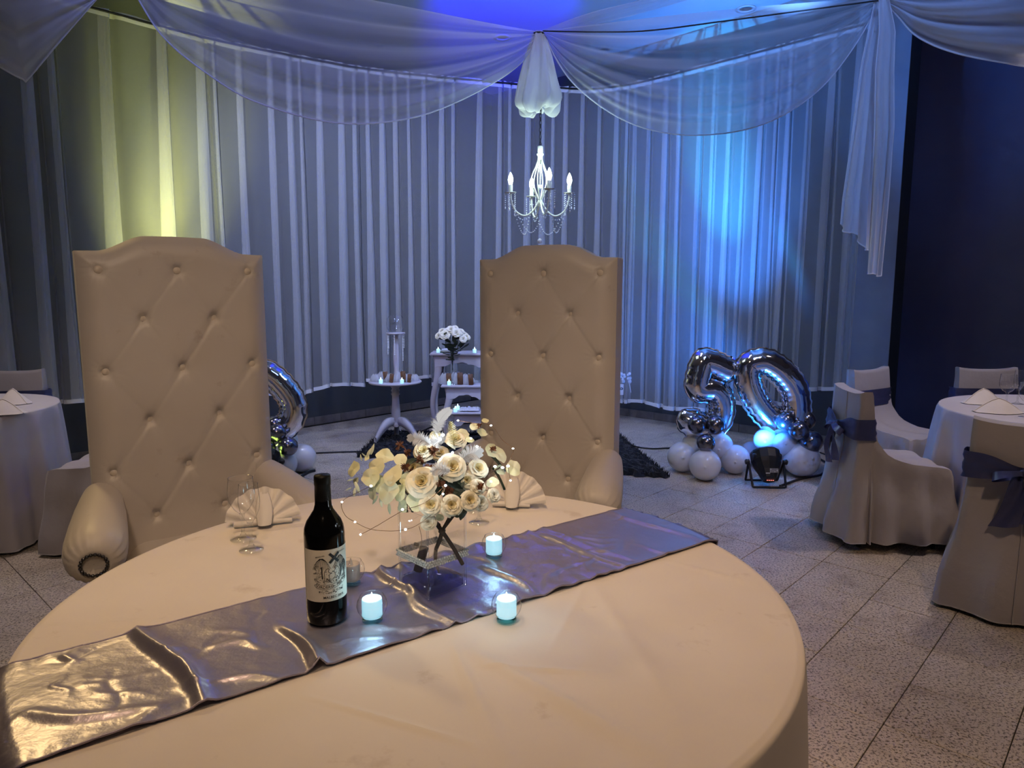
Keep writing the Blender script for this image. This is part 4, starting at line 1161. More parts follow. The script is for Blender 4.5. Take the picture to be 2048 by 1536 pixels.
# ================================================================== COVERED CHAIRS (local: faces +y, back at -y)
CHH = .87
YS = [-.245, -.225, -.205, -.188, -.182, -.176, -.170, -.160, -.145, -.12, -.09, -.05, 0, .05, .10, .15, .20, .235, .25]
def zs(y):
    pts = [(-.25, CHH - .008), (-.225, CHH), (-.188, CHH), (-.182, CHH - .02), (-.174, .80), (-.162, .68), (-.145, .61), (-.10, .545), (-.04, .505), (.05, .478), (.15, .468), (.22, .466), (.25, .455)]
    for (a, za), (b, zb) in zip(pts[:-1], pts[1:]):
        if y <= b: return za + (zb - za) * (y - a) / (b - a)
    return pts[-1][1]
def make_chair(label, group, hem=.055, seed=1, bow=True):
    t = thing('covered_chair', label, 'chair', group=group)
    R = random.Random(seed); hx = .212
    nx = 15
    def hxx(y): return hx - .012 * sm(-.1, -.24, y)
    top = []
    for y in YS:
        row = []
        for i in range(nx):
            g = 2 * i / (nx - 1) - 1; z = zs(y)
            if y < -.18: z += .016 * abs(g) ** 3 - .004
            else: z += -.012 * (1 - g * g) * sm(-.17, -.1, y) * sm(.24, .05, y) + .006 * math.sin(7 * g + 9 * y)
            row.append(Vector((hxx(y) * g, y, z)))
        top.append(row)
    m = MB(); m.grid(top)
    per = [(j, nx - 1) for j in range(len(YS))] + [(len(YS) - 1, i) for i in range(nx - 2, -1, -1)] + [(j, 0) for j in range(len(YS) - 2, -1, -1)] + [(0, i) for i in range(1, nx - 1)]
    # densify the perimeter
    pts = [top[a][b] for a, b in per]; dense = []
    for k in range(len(pts)):
        a, b = pts[k], pts[(k + 1) % len(pts)]
        n = max(1, int((a - b).length / .022))
        for q in range(n): dense.append(a.lerp(b, q / n))
    rows = [dense]; n = len(dense); cen = Vector((0, 0, 0))
    ph = R.uniform(0, 6)
    for k in range(1, 13):
        f = k / 12; row = []
        for i, p in enumerate(dense):
            o = Vector((p.x / hx, p.y / .25, 0)); mx = max(abs(o.x), abs(o.y)); o = Vector((o.x if abs(o.x) > .8 * mx else o.x * .3, o.y if abs(o.y) > .8 * mx else o.y * .3, 0)).normalized()
            z = p.z + (hem - p.z) * f
            low = sm(.55, .05, z)
            fl = .035 * sm(.9, .1, z) + .035 * low
            if p.y < -.2: fl += .03 * low
            rip = .024 * low * math.sin(i / n * 2 * math.pi * 13 + ph + .8 * math.sin(i * .21)) + .004 * math.sin(z * 22 + i * .13)
            row.append(Vector((p.x, p.y, z)) + o * (fl * f ** .6 + rip + .001))
        rows.append(row)
    m.grid(rows, cv=True)
    cov = m.build('seat_cover', M['cover'], t)
    MB().tube(rows[-1], .0028, 5, closed=True).build('hem', M['cover'], cov)
    # centre seam on the outside of the back
    MB().tube([Vector((.012, r[-int(n * .0) - 1].y if False else min(q.y for q in r if abs(q.x) < .03 and q.y < -.1) - .001, sum(q.z for q in r if abs(q.x) < .03 and q.y < -.1) / max(1, len([q for q in r if abs(q.x) < .03 and q.y < -.1])))) for r in rows], .0028, 6).build('seam', M['cover'], cov)
    for x, y in ((-.18, -.20), (.18, -.20), (-.18, .20), (.18, .20)):
        MB().lathe([(.014, 0), (.013, .30)], 10, (x, y, 0)).build('leg', M['black'], t)
    # sash round the back, pinched at the knot
    ring = [(-.213, -.17), (-.216, -.21), (-.213, -.255), (-.15, -.262), (-.08, -.263), (0, -.266), (.08, -.263), (.15, -.262), (.213, -.255), (.216, -.21), (.213, -.17), (.15, -.160), (.05, -.160), (-.05, -.160), (-.15, -.160)]
    pts = [Vector((x, y, 0)) for x, y in ring]; pr = smooth_path(pts + [pts[0]], 4)[:-1]
    P = []
    for k in range(7):
        f = k / 6 - .5; row = []
        for i, q in enumerate(pr):
            pin = 1 - .62 * math.exp(-(q.x / .09) ** 2) * (1 if q.y < -.24 else 0)
            o = Vector((q.x, (q.y + .213) * 4, 0)).normalized()
            z = .675 + .115 * f * pin - .01 * (1 - pin)
            yy = (q.y - (.016 if q.y < -.2 else 0) * sm(.8, .6, z)) - (.008 if q.y > -.2 else 0) * -1 * sm(.72, .6, z)
            row.append(Vector((q.x, yy, z)) + o * (.007 + .004 * math.sin(f * 14 + i * .4)))
        P.append(row)
    sa = MB().grid(P, cv=True).build('sash', M['sash'], t)
    if bow:
        c = Vector((0, -.292, .668))
        MB().ball(c, .020, 12, 8, (1, .8, 1)).build('bow_knot', M['sash'], sa)
        for sg in (-1, 1):
            P = []
            for i in range(13):
                a = 2 * math.pi * i / 13
                P.append([c + Vector((sg * (.055 - .055 * math.cos(a)) , -.012 - .018 * math.sin(a) + .012 * g, -.030 * (1 - math.cos(a)) * .5 + .030 * math.sin(a) * .35 + g * .018 * (.4 + .6 * (1 - math.cos(a)) / 2))) for g in (-1, -.4, .4, 1)])
            MB().grid(P, cu=True).build('bow_loop', M['sash'], sa)
            P = []
            for i in range(12):
                f = i / 11; wv = .010 * math.sin(4 * f + sg)
                cc = c + Vector((sg * (.012 + .045 * f) + wv, -.012 - .012 * math.sin(3 * f), -.24 * f * (1.0 if sg < 0 else .85)))
                wd = .012 + .042 * f ** .7
                P.append([cc + Vector((g * wd, .012 * math.sin(3 * g + 5 * f + sg) - .004, .01 * g * f)) for g in (-1, -.6, -.2, .2, .6, 1)])
            MB().grid(P).build('bow_tail', M['sash'], sa)
    return t
def put(t, x, y, dx, dy):
    t.location = (x, y, 0); t.rotation_euler = (0, 0, math.atan2(dy, dx) - math.pi / 2)
GR = 'covered chairs at the guest tables'
cA = make_chair('covered chair seen from the side, nearest the silver balloons', GR, seed=2)
put(cA, 2.17, 3.96, .99, -.08)
def chair_copy(src, label, x, y, dx, dy):
    c = copy_tree(src); c['label'] = label; put(c, x, y, dx, dy); return c
cC = make_chair('covered chair seen from behind with its bow, at the right edge', GR, hem=.02, seed=5)
put(cC, 2.34, 3.10, .62, .78)
chair_copy(cA, 'covered chair turned to the camera behind the side-on chair on the right', 2.66, 4.80, .50, -.86)
chair_copy(cA, 'covered chair on the far side of the right guest table behind the goblets', 3.42, 4.82, -.05, -1)
chair_copy(cA, 'covered chair on the far side of the left guest table', -3.50, 4.70, .12, -1)
chair_copy(cC, 'covered chair with draped seat between the left guest table and the left throne', -2.28, 3.92, -1, -.05)
# chair outside the left edge, only its bow reaches into the frame
# ================================================================== GUEST TABLES
TR = Vector((3.18, 3.85, 0)); TL = Vector((-3.32, 3.97, 0))
M['tablecloth2'] = cloth_stained('white_guest_tablecloth', (.60, .57, .60), (.85, .82, .8), .3)
tablecloth(TR, .68, ZTAB, 'white cloth on the right guest table with two napkins and glasses', 8, mat=M['tablecloth2'], nA=160, nR=14, flare=.09, folds=17)
tablecloth(TL, .60, ZTAB, 'white cloth with deep folds on the left guest table', 12, mat=M['tablecloth2'], nA=200, nR=14, flare=.055, folds=19)
def tent(p, rz, label, L=.20, h=.065, wd=.13):
    o = thing('tent_napkin', label, 'napkin', p, rz, group='tent folded napkins on the guest tables')
    for sg, nm in ((-1, 'front_flap'), (1, 'back_flap')):
        P = []
        for i in range(9):
            f = i / 8; row = []
            for j in range(7):
                g = j / 6
                hh = h * (1 - abs(2 * f - 1) ** 1.4)
                row.append(Vector(((f - .5) * L, sg * g * wd * .5 * (.25 + .75 * math.sin(math.pi * (.05 + .9 * f))), .002 + hh * (1 - g) ** 1.1 + .006 * math.sin(math.pi * g) * math.sin(math.pi * f))))
            P.append(row)
        b = MB().grid(P)
        b.build(nm, M['napkin'], o)
    MB().tube([Vector(((f / 8 - .5) * L, 0, .003 + h * (1 - abs(2 * f / 8 - 1) ** 1.4))) for f in range(9)], .003, 6).build('ridge_fold', M['napkin'], o)
tent(gp(1965, 806, ZTAB + .002), .15, 'tent folded napkin at the back of the right guest table', .25, .085, .17)
tent(gp(1995, 824, ZTAB + .002), -.10, 'tent folded napkin in front on the right guest table', .25, .075, .17)
tent(gp(28, 806, ZTAB + .002), -.35, 'tent folded napkin at the back of the left guest table', .22, .085, .17)
tent(gp(8, 826, ZTAB + .002), -.15, 'tent folded napkin in front on the left guest table', .24, .075, .17)
GT = 'glasses on the right guest table'
goblet('water_goblet', gp(2012, 812, ZTAB + .0015), 'wide goblet on the right guest table right of the napkins', .185, .044, .039, GT, foot=.036)
goblet('champagne_flute', gp(2034, 808, ZTAB + .0015), 'slim flute behind the wide goblet on the right guest table', .20, .028, .024, GT)
goblet('water_goblet', gp(2052, 834, ZTAB + .0015), 'goblet cut by the right edge of the picture', .185, .044, .039, GT, foot=.036)

# ================================================================== BALLOONS
def foil(name, label, px_path, Y, a, b, closed, yaw=0.0, cap=True, seed=1):
    pts = [at(px, py, Y) for px, py in px_path]
    c = sum(pts, Vector()) / len(pts)
    if closed: path = resample(smooth_path(pts + [pts[0]], 10), 121)[:-1]
    else: path = resample(smooth_path(pts, 10), 110)
    Ry = Matrix.Rotation(yaw, 3, 'Z')
    n = len(path); P = []; R = random.Random(seed)
    nc = 24
    for i, q in enumerate(path):
        if closed: t = (path[(i + 1) % n] - path[i - 1]).normalized()
        else: t = (path[min(i + 1, n - 1)] - path[max(i - 1, 0)]).normalized()
        fwd = Vector((0, -1, 0)); sd = t.cross(fwd).normalized()
        k = 1.0
        if not closed: k = max(.12, min(1, (min(i, n - 1 - i) / 7.0)) ** .5)
        crimp = 1 + .05 * math.sin(i * 1.9 + seed) + .03 * math.sin(i * 3.7)
        row = []
        for j in range(nc):
            th = 2 * math.pi * j / nc; ct, st = math.cos(th), math.sin(th)
            tip = abs(ct) ** 10
            rr_s = a * k * ct * (1 + .10 * tip * crimp)
            rr_f = b * k * st * (1 - .35 * tip) * abs(st) ** -.12 if abs(st) > 1e-3 else 0
            w_ = 1 + .035 * math.sin(i * 1.25 + seed) * abs(ct) ** 1.5
            row.append(c + Ry @ (q + sd * rr_s * w_ + fwd * rr_f - c))
        P.append(row)
    base = Vector((c.x, c.y, min(p.z for r in P for p in r)))
    m = MB()
    m.grid(P, cu=closed, cv=True)
    if not closed:
        m.f.append(tuple(range(nc - 1, -1, -1))); m.f.append(tuple((n - 1) * nc + k for k in range(nc)))
    o = m.build(name, M['foil'], loc=base)
    tag(o, label, 'balloon')
    # flat welded seam
    for side in (0, nc // 2):
        S = []
        for i in range(n):
            q = P[i][side]; out = (P[i][side] - P[i][(side + nc // 2) % nc]).normalized()
            S.append([q - out * .004, q + out * (.008 + .002 * math.sin(i * 2.3))])
        MB().grid(S, cu=closed).build('seam', M['foil'], o, world=True)
    return o
Y5, Y0 = 5.45, 5.40
foil('number_balloon', 'silver foil number five balloon on the right balloon cluster', [(1478, 752), (1455, 742), (1425, 728), (1408, 724), (1400, 740), (1394, 768), (1402, 779), (1425, 781), (1441, 796), (1446, 822), (1436, 846), (1412, 858), (1388, 848), (1370, 832), (1362, 818)], Y5, .098, .085, False, .15, seed=2)
foil('number_balloon', 'silver foil number zero balloon beside the five on the right', [(1502, 728), (1530, 724), (1560, 742), (1584, 772), (1592, 806), (1588, 838), (1566, 848), (1540, 834), (1516, 806), (1500, 772), (1496, 745)], Y0, .095, .085, True, -.1, seed=5)
foil('number_balloon', 'silver foil number zero balloon half hidden behind the left throne', [(500, 742), (528, 744), (556, 766), (580, 800), (584, 828), (572, 852), (540, 868), (505, 866), (474, 840), (462, 800), (472, 762)], 5.30, .090, .085, True, .25, seed=7)
def balloon(px, py, rp_, Y, kind, label, group):
    c = at(px, py, Y); r = rp_ * Y / F_PX
    if c.z - r < .004: c.z = r + .003
    t = thing('latex_balloon', label, 'balloon', c - Vector((0, 0, r)), group=group)
    m = M['white_balloon'] if kind == 'w' else M['chrome_balloon']
    R = random.Random(int(px * 7 + py)); Mx = frame(Vector((R.uniform(-.7, .7), 1.0, R.uniform(-.5, .5))))
    prof = [(.999 * math.sin(t_) * (1 - .05 * math.cos(t_)), math.cos(t_) * (1.0 if math.cos(t_) < 0 else 1.06)) for t_ in [math.pi * (.004 + .992 * k / 20) for k in range(21)]]
    MB().lathe([(q[0] * r, q[1] * r * .97) for q in prof], 32, (0, 0, r), Mx, caps=True).build('balloon_skin', m, t)
    MB().lathe([(.004, r * .99), (.010, r * 1.06), (.006, r * 1.08), (.013, r * 1.12)], 10, (0, 0, r), Mx).build('balloon_knot', m, t)
G5, G0, GL = 'latex balloons under the foil five', 'latex balloons under the right foil zero', 'latex balloons under the left foil zero'
for a in [(1410, 934, 32, 5.17, 'w', 'large white balloon at the very front under the foil five', G5), (1365, 918, 31, 5.42, 'w', 'large white balloon leftmost under the foil five', G5), (1470, 926, 30, 5.36, 'w', 'large bluish lit white balloon between the two balloon clusters', G5),
          (1392, 890, 28, 5.45, 'w', 'white balloon above the leftmost one under the foil five', G5), (1438, 892, 28, 5.42, 'w', 'white balloon on the right above the front one under the foil five', G5),
          (1394, 849, 19, 5.28, 'c', 'dark chrome balloon at upper left below the foil five', G5), (1431, 850, 20, 5.27, 'c', 'dark chrome balloon at upper right below the foil five', G5), (1412, 886, 19, 5.18, 'c', 'lowest dark chrome balloon on the white ones under the foil five', G5),
          (1503, 905, 23, 5.62, 'w', 'white balloon peeping out left of the black stage light', G0), (1531, 880, 24, 5.42, 'w', 'bright blue lit white balloon upper left above the stage light', G0), (1570, 888, 25, 5.32, 'w', 'bright blue lit white balloon upper right above the stage light', G0),
          (1602, 921, 37, 5.28, 'w', 'largest white balloon right of the black stage light', G0), (1548, 915, 30, 5.50, 'w', 'white balloon mostly hidden behind the black stage light', G0),
          (1571, 843, 20, 5.28, 'c', 'chrome balloon leftmost below the right foil zero', G0), (1612, 840, 19, 5.36, 'c', 'chrome balloon farthest back at right below the foil zero', G0), (1597, 860, 20, 5.22, 'c', 'chrome balloon in the middle front below the right foil zero', G0), (1621, 883, 24, 5.24, 'c', 'chrome balloon lowest at right below the foil zero', G0),
          (604, 920, 29, 5.42, 'w', 'large white balloon rightmost under the left foil zero', GL), (568, 928, 27, 5.22, 'w', 'large white balloon beside the left stage light', GL), (580, 880, 16, 5.50, 'w', 'small white balloon behind the chrome ones beside the left throne', GL),
          (550, 850, 19, 5.30, 'c', 'chrome balloon topmost beside the left throne', GL), (554, 866, 19, 5.18, 'c', 'green lit chrome balloon beside the left throne', GL), (576, 893, 20, 5.16, 'c', 'chrome balloon at right of the green lit one by the left throne', GL), (534, 896, 18, 5.14, 'c', 'brightest yellow green lit chrome balloon touching the left throne outline', GL)]:
    balloon(*a)

# ================================================================== STAGE LIGHTS
def par(base, target, label, color, energy, spot, blend, tilt_show=.30):
    t = thing('par_light', label, 'stage light', base)
    d = (Vector(target) - Vector(base)).normalized(); hv = Vector((d.x, d.y, 0)).normalized(); rt = Vector((hv.y, -hv.x, 0))
    piv = Vector((0, 0, .175)); Mx = Matrix((rt, d.cross(rt), d)).transposed()
    Mx = frame(d)
    prof = [(.001, -.15), (.045, -.148), (.055, -.135), (.075, -.08), (.098, -.03), (.108, .0), (.110, .06), (.106, .075), (.098, .075), (.094, .06), (.001, .055)]
    MB().lathe(prof, 12, piv, Mx, caps=False).build('can_body', M['black'], t, smooth=False)
    MB().lathe([(.090, .066), (.05, .068), (.001, .068)], 24, piv, Mx, caps=False).build('lens', emat('par_lens_' + str(len(bpy.data.materials)), color, 6.0), t)
    # double bracket
    for yy, nm in ((-.10, 0), (.09, 1)):
        b0 = hv * yy
        pth = [piv + rt * .128, rt * .118 + b0 + Vector((0, 0, .012)), rt * -.118 + b0 + Vector((0, 0, .012)), piv - rt * .128]
        MB().tube(resample([Vector(p) for p in pth], 50), .0085, 8, ell=.7).build('bracket', M['blackmetal'], t)
    for sg in (-1, 1):
        MB().lathe([(.016, -.014), (.020, -.01), (.020, .012), (.014, .016)], 14, piv + rt * sg * .138, frame(rt)).build('clamp_knob', M['black'], t)
        q = piv + rt * sg * .09 + d * -.02
        MB().box(q + Vector((0, 0, .06)), (.022, .05, .05), Matrix.Rotation(math.atan2(rt.y, rt.x), 3, 'Z'), .006).build('side_lug', M['black'], t)
    # rear sticker lying on the tapered back of the can, red display on its end
    nv = (Vector((0, 0, 1)) - d * d.z).normalized()
    if nv.dot(-hv) < 0: nv = -nv
    def slab(c, N, up, wd, h, mat, nm, par_):
        up = (up - N * up.dot(N)).normalized(); sd = up.cross(N).normalized()
        vs = [c + sd * (sx * wd / 2) + up * (sy * h / 2) + N * e_ for e_ in (0, .002) for sx, sy in ((-1, -1), (1, -1), (1, 1), (-1, 1))]
        return MB().add(vs, [(0, 1, 2, 3), (7, 6, 5, 4), (0, 4, 5, 1), (1, 5, 6, 2), (2, 6, 7, 3), (3, 7, 4, 0)]).build(nm, mat, par_, smooth=False)
    Nn = (nv - d * .36).normalized()
    def back_pt(x, t_):
        r = .055 + (t_ + .135) / .055 * .020
        return piv + d * t_ + nv * (math.sqrt(max(r * r - x * x, 0)) + .004) + rt * x
    st = slab(back_pt(.022, -.100), Nn, d, .058, .030, M['sticker'], 'rating_sticker', t)
    for r_ in range(3):
        for k in range(6):
            if (r_ * 3 + k * 5) % 7 == 0: continue
            slab(back_pt(.022, -.100) + Nn * .002 + rt * (-.022 + .0088 * k) + (d - Nn * d.dot(Nn)).normalized() * (.009 - .009 * r_), Nn, d, .006, .005, M['ink'], 'sticker_print', st)
    slab(back_pt(-.022, -.118), Nn, d, .030, .008, M['sticker'], 'barcode_strip', t)
    for k in range(4):
        slab(piv - d * .151 + rt * (-.018 + .014 * k) + nv * .012, -d, nv, .009, .007, M['red_led'], 'display_digit', t)
    lp = lamp('SPOT', 'par_beam', Vector(base) + piv + d * .09, target, energy, color, .05, spot, blend)
    lamp('SPOT', 'par_hot_spot', Vector(base) + piv + d * .09, target, energy * 1.2, (color[0], min(1, color[1] * 2.4 if color[2] > .5 else color[1]), color[2]), .03, spot * .42, 1.0)
    return t
PR = gp(1530, 970); PL = gp(540, 965)
par(Vector((PR.x, PR.y, 0)), (1.95, 6.6, 1.9), 'black stage light with stickered back in front of the right balloons', (.02, .22, 1.0), 420, 110, .9)
par(Vector((PL.x - .02, PL.y - .05, 0)), (-1.70, 6.4, 1.6), 'black stage light peeping out behind the left throne', (.55, .80, .12), 240, 70, .95)
par(Vector(((1418 - CX) / F_PX * 5.66, 5.66, 0)), (1.98, 6.85, 2.75), 'extra black stage light added behind the white balloons under the foil five', (.02, .22, 1.0), 1100, 46, 1.0)  # extra light, added to give the curtain its blue glow
par(Vector(((345 - CX) / F_PX * 5.0, 5.0, 0)), (-2.86, 5.95, 2.45), 'extra black stage light added on the floor, hidden behind the left throne', (.72, .74, .18), 760, 36, 1.0)  # unseen light added for the yellow green glow on the left curtain

# ------------------------------------------------------------------ cables
def cable(pts, label, r=.007, z=None):
    pp = smooth_path([gp(px, py, r + .001) if len(q) == 2 else at(*q) for q in pts for (px, py) in [q[:2]]], 8)
    tag(MB().tube(pp, r, 7).build('power_cable', M['cord']), label, 'cable')
cable([(1560, 972), (1600, 958), (1645, 948), (1656, 930), (1640, 918)], 'black cable running from the right stage light round the big white balloon', .009)
cable([(1236, 870), (1262, 890), (1300, 897), (1340, 896), (1368, 897)], 'black cable on the floor between the shag rug and the foil five')
cable([(632, 906), (680, 904), (722, 903), (750, 902)], 'black cable on the floor between the left balloons and the shag rug')
cable([(585, 962), (600, 954), (618, 944), (630, 941)], 'short black cable beside the left white balloons', .010)
cable([(1640, 905), (1665, 912), (1690, 906)], 'black cable on the floor behind the right chrome balloons')
cable([(1680, 770, 6.30), (1676, 800, 6.32), (1668, 835, 6.33), (1664, 858, 6.33), (1670, 872, 6.30), (1690, 880, 6.24)], 'black cable hanging down the wall below the short right curtain', .006)
cable([(845, 862), (870, 852), (905, 848), (945, 846)], 'black cable in front of the console tables', .008)

# ================================================================== RUG
def rug():
    cs = [gp(760, 868), gp(722, 905), gp(1338, 962), gp(1236, 878)]
    a, b = gp(764, 868), gp(1236, 872)
    c, d = gp(715, 915), gp(1340, 958)
    n, mm = 90, 46; P = []; R = random.Random(3)
    for i in range(n):
        row = []
        for j in range(mm):
            u, v = i / (n - 1), j / (mm - 1)
            q = (a.lerp(b, u)).lerp(c.lerp(d, u), v)
            e = min(u, 1 - u, v * .6, (1 - v) * .6)
            q += Vector((R.uniform(-.015, .015), R.uniform(-.015, .015), 0)) * (1.6 if e < .01 else 1)
            q.z = .004 if e < .004 else .02 + R.uniform(0, .035)
            row.append(q)
        P.append(row)
    o = MB().grid(P).build('shag_rug', M['rug'], smooth=False)
    tag(o, 'black shaggy rug under the console and pedestal tables', 'rug')
    t = MB()
    for k in range(5200):
        u, v = R.random(), R.random()
        if k % 3 == 0:
            if R.random() < .5: u = R.choice([R.uniform(0, .02), R.uniform(.98, 1)])
            else: v = R.choice([R.uniform(0, .03), R.uniform(.97, 1)])
        q = (a.lerp(b, u)).lerp(c.lerp(d, u), v)
        h = R.uniform(.03, .055); dx, dy = R.uniform(-.03, .03), R.uniform(-.03, .03)
        t.add([q + Vector((-.004, 0, .012)), q + Vector((.004, 0, .012)), q + Vector((dx, dy, .012 + h))], [(0, 1, 2)])
    tag(t.build('shag_pile', M['rug'], o, smooth=False), kind='stuff')
rug()
RUGZ = .052

# ================================================================== PEDESTAL TABLE AND CONSOLES
def scallop_candle(p, label):
    c = thing('mini_led_candle', label, 'candle', p, group='mini candles on the white display tables')
    MB().lathe([(.017, 0), (.018, .002), (.018, .034), (.016, .036), (.001, .035)], 16).build('candle_body', M['candle'], c)
    MB().lathe([(.005, .034), (.006, .041), (.003, .050), (.0005, .056)], 10).build('flame_tip', M['flame'], c)
def tulle_bag(p, s, label, seed, bar=True):
    R = random.Random(seed); t = thing('tulle_bundle', label, 'party favour', p, group='tulle wrapped sweets on the display tables')
    P = []
    for k in range(8):
        f = k / 7; r = s * (.5 + .5 * math.sin(math.pi * (.2 + .65 * f))) * (1 - .5 * f)
        P.append([Vector((r * math.cos(a) * (1 + .18 * math.sin(5 * a + 3 * f + seed)), r * math.sin(a) * (1 + .18 * math.cos(4 * a + seed)), .003 + s * 1.25 * f + .12 * s * math.sin(6 * a + seed) * f)) for a in [2 * math.pi * q / 24 for q in range(24)]])
    MB().grid(P, cv=True).build('tulle_wrap', M['tulle'], t)
    if bar:
        MB().box((s * .5, -s * .95, s * .72), (s * .62, s * .3, s * 1.4), Matrix.Rotation(R.uniform(-.15, .15), 3, 'Y'), .004).build('wrapped_bar', M['cookie'], t)
    return t
YP = 6.42
pc = at(793, 880, YP); PT = Vector((pc.x, YP, 0)); PZ = .60
pt = thing('pedestal_table', 'small round white pedestal table with turned column on the rug', 'table', Vector((PT.x, PT.y, 0)))
MB().lathe([(.001, PZ - .022), (.235, PZ - .022), (.243, PZ - .014), (.243, PZ - .006), (.236, PZ), (.001, PZ)], 48, caps=False).build('table_top', M['white_wood'], pt)
MB().lathe([(.03, .17), (.042, .18), (.036, .20), (.030, .215), (.040, .235), (.042, .30), (.037, .36), (.033, .43), (.032, .46), (.042, .475), (.033, .49), (.040, .51), (.030, .525), (.055, .56), (.062, .579)], 24).build('column', M['white_wood'], pt)
for k in range(3):
    a = math.pi / 2 + .15 + k * 2 * math.pi / 3; P = []
    for i in range(14):
        f = i / 13; r = .02 + .20 * f; z = RUGZ + .155 * (1 - f ** 1.7) + .014 + .018 * math.sin(math.pi * f)
        h = .065 + .03 * math.sin(math.pi * f) - .01 * f
        cdir = Vector((math.cos(a), math.sin(a), 0)); sd = Vector((-math.sin(a), math.cos(a), 0))
        c = cdir * r + Vector((0, 0, z))
        P.append([c + sd * .022 + Vector((0, 0, h / 2)), c - sd * .022 + Vector((0, 0, h / 2)), c - sd * .022 - Vector((0, 0, min(h / 2, z - .045))), c + sd * .022 - Vector((0, 0, min(h / 2, z - .045)))])
    m = MB().grid(P, cv=True); m.f.append((3, 2, 1, 0)); m.f.append(tuple(52 + q for q in range(4))); m.build('tripod_leg', M['white_wood'], pt)
# tall cake stand with glass globe
cs = thing('display_stand', 'tall white candlestick stand with bead strings on the round pedestal table', 'stand', Vector((PT.x + .005, PT.y + .06, PZ)))
SZ = at(793, 665, YP + .06).z - PZ
MB().lathe([(.055, 0), (.055, .012), (.03, .03), (.026, .06), (.024, .10), (.030, SZ * .45), (.026, SZ * .7), (.020, SZ * .86), (.028, SZ * .88), (.02, SZ * .91), (.03, SZ - .012)], 20).build('column', M['white_wood'], cs)
MB().lathe([(.001, SZ - .014), (.083, SZ - .014), (.088, SZ - .007), (.086, SZ), (.001, SZ)], 32, caps=False).build('top_plate', M['white_wood'], cs)
for k, a in enumerate((-2.5, -2.9, -.45, -.1, -1.6)):
    m = MB(); L = int(9 + 4 * (k % 3))
    for i in range(L):
        m.ball(Vector((.075 * math.cos(a), .075 * math.sin(a), SZ - .022 - .0145 * i)), .0055, 6, 4)
    tag(m.build('bead_string', M['crystal'], cs, smooth=False), kind='stuff')
gb = thing('fish_bowl', 'clear glass globe on top of the tall white stand', 'glass bowl', Vector((PT.x + .005, PT.y + .06, PZ + SZ + .001)))
MB().lathe([(.03, 0), (.05, .004), (.068, .02), (.084, .055), (.087, .085), (.080, .12), (.062, .148), (.05, .158)], 36, caps=False).build('bowl', M['glass'], gb)
MB().tube([(.05 * math.cos(a), .05 * math.sin(a), .158) for a in [2 * math.pi * k / 28 for k in range(28)]], .0015, 6, closed=True).build('rim', M['glass_thick'], gb)
T1 = PT + Vector((0, 0, PZ + .001))
scallop_candle(T1 + Vector((-.095, -.20, 0)), 'mini glowing candle at left front of the round pedestal table')
scallop_candle(T1 + Vector((.095, -.20, 0)), 'mini glowing candle at right front of the round pedestal table')
tulle_bag(T1 + Vector((-.10, -.05, 0)), 0.068, 'tulle bundle with brown bar at left on the pedestal table', 1)
tulle_bag(T1 + Vector((-.035, -.10, 0)), 0.058, 'tulle bundle with brown bar left of the tall stand foot', 2)
tulle_bag(T1 + Vector((.06, -.06, 0)), 0.072, 'tulle bundle with brown bar right of the tall stand foot', 3)
tulle_bag(T1 + Vector((.125, -.09, 0)), 0.055, 'tulle bundle with brown bar at right on the pedestal table', 6)
tulle_bag(T1 + Vector((-.17, -.06, 0)), 0.052, 'plain tulle bundle at the far left rim of the pedestal table', 4, False)
tulle_bag(T1 + Vector((.185, -.02, 0)), 0.046, 'plain tulle bundle at the far right rim of the pedestal table', 5, False)

def console(name, x0, x1, y0, y1, z, label, scal=True):
    t = thing(name, label, 'table', Vector(((x0 + x1) / 2, (y0 + y1) / 2, 0)), group='nested white console tables')
    W_, D_ = x1 - x0, y1 - y0
    MB().box((0, 0, z - .011), (W_, D_, .022), bev=.006).build('table_top', M['white_wood'], t)
    # scalloped apron
    P = []; n = 40
    for k in range(n):
        f = k / (n - 1); x = (f - .5) * (W_ - .10); drop = .10 + .025 * math.cos(2 * math.pi * f * 2) * (1 if abs(f - .5) < .45 else .5) - .012 * abs(math.sin(math.pi * f * 9))
        P.append([Vector((x, -D_ / 2 + .03, z - .022)), Vector((x, -D_ / 2 + .03, z - .022 - drop)), Vector((x, -D_ / 2 + .045, z - .022 - drop)), Vector((x, -D_ / 2 + .045, z - .022))])
    m = MB().grid(P, cv=True); m.build('apron', M['white_wood'], t, smooth=False)
    MB().box((0, D_ / 2 - .035, z - .075), (W_ - .10, .015, .10)).build('back_apron', M['white_wood'], t, smooth=False)
    for sx in (-1, 1):
        for sy in (-1, 1):
            P = []
            for k in range(12):
                f = k / 11; zz = RUGZ - .012 + (z - .022 - RUGZ + .012) * f
                bow_ = .030 * math.sin(math.pi * 2 * (f - .12)) * (1 if f > .1 else .5)
                hw_ = .020 + .020 * f ** 2
                c = Vector((sx * (W_ / 2 - .05 + bow_), sy * (D_ / 2 - .05), zz))
                P.append([c + Vector((a * hw_, b * .018, 0)) for a, b in ((-1, -1), (1, -1), (1, 1), (-1, 1))])
            m = MB().grid(P, cv=True); m.f.append((3, 2, 1, 0)); m.build('cabriole_leg', M['white_wood'], t)
    return t
def xa(px, Y): return (px - CX) / F_PX * Y
c1z = at(900, 707, 6.62).z; c2z = at(900, 771, 6.38).z; c3z = at(920, 824, 6.16).z
X1 = xa(858, 6.62)
console('console_table', X1, X1 + 1.05, 6.62, 6.95, c1z, 'tallest white console table with cabriole legs behind the trumpet vase')
X2 = xa(880, 6.38)
console('console_table', X2, X2 + .80, 6.37, 6.60, c2z, 'middle white console table carrying the trumpet vase and tulle bundles')
X3 = xa(896, 6.12)
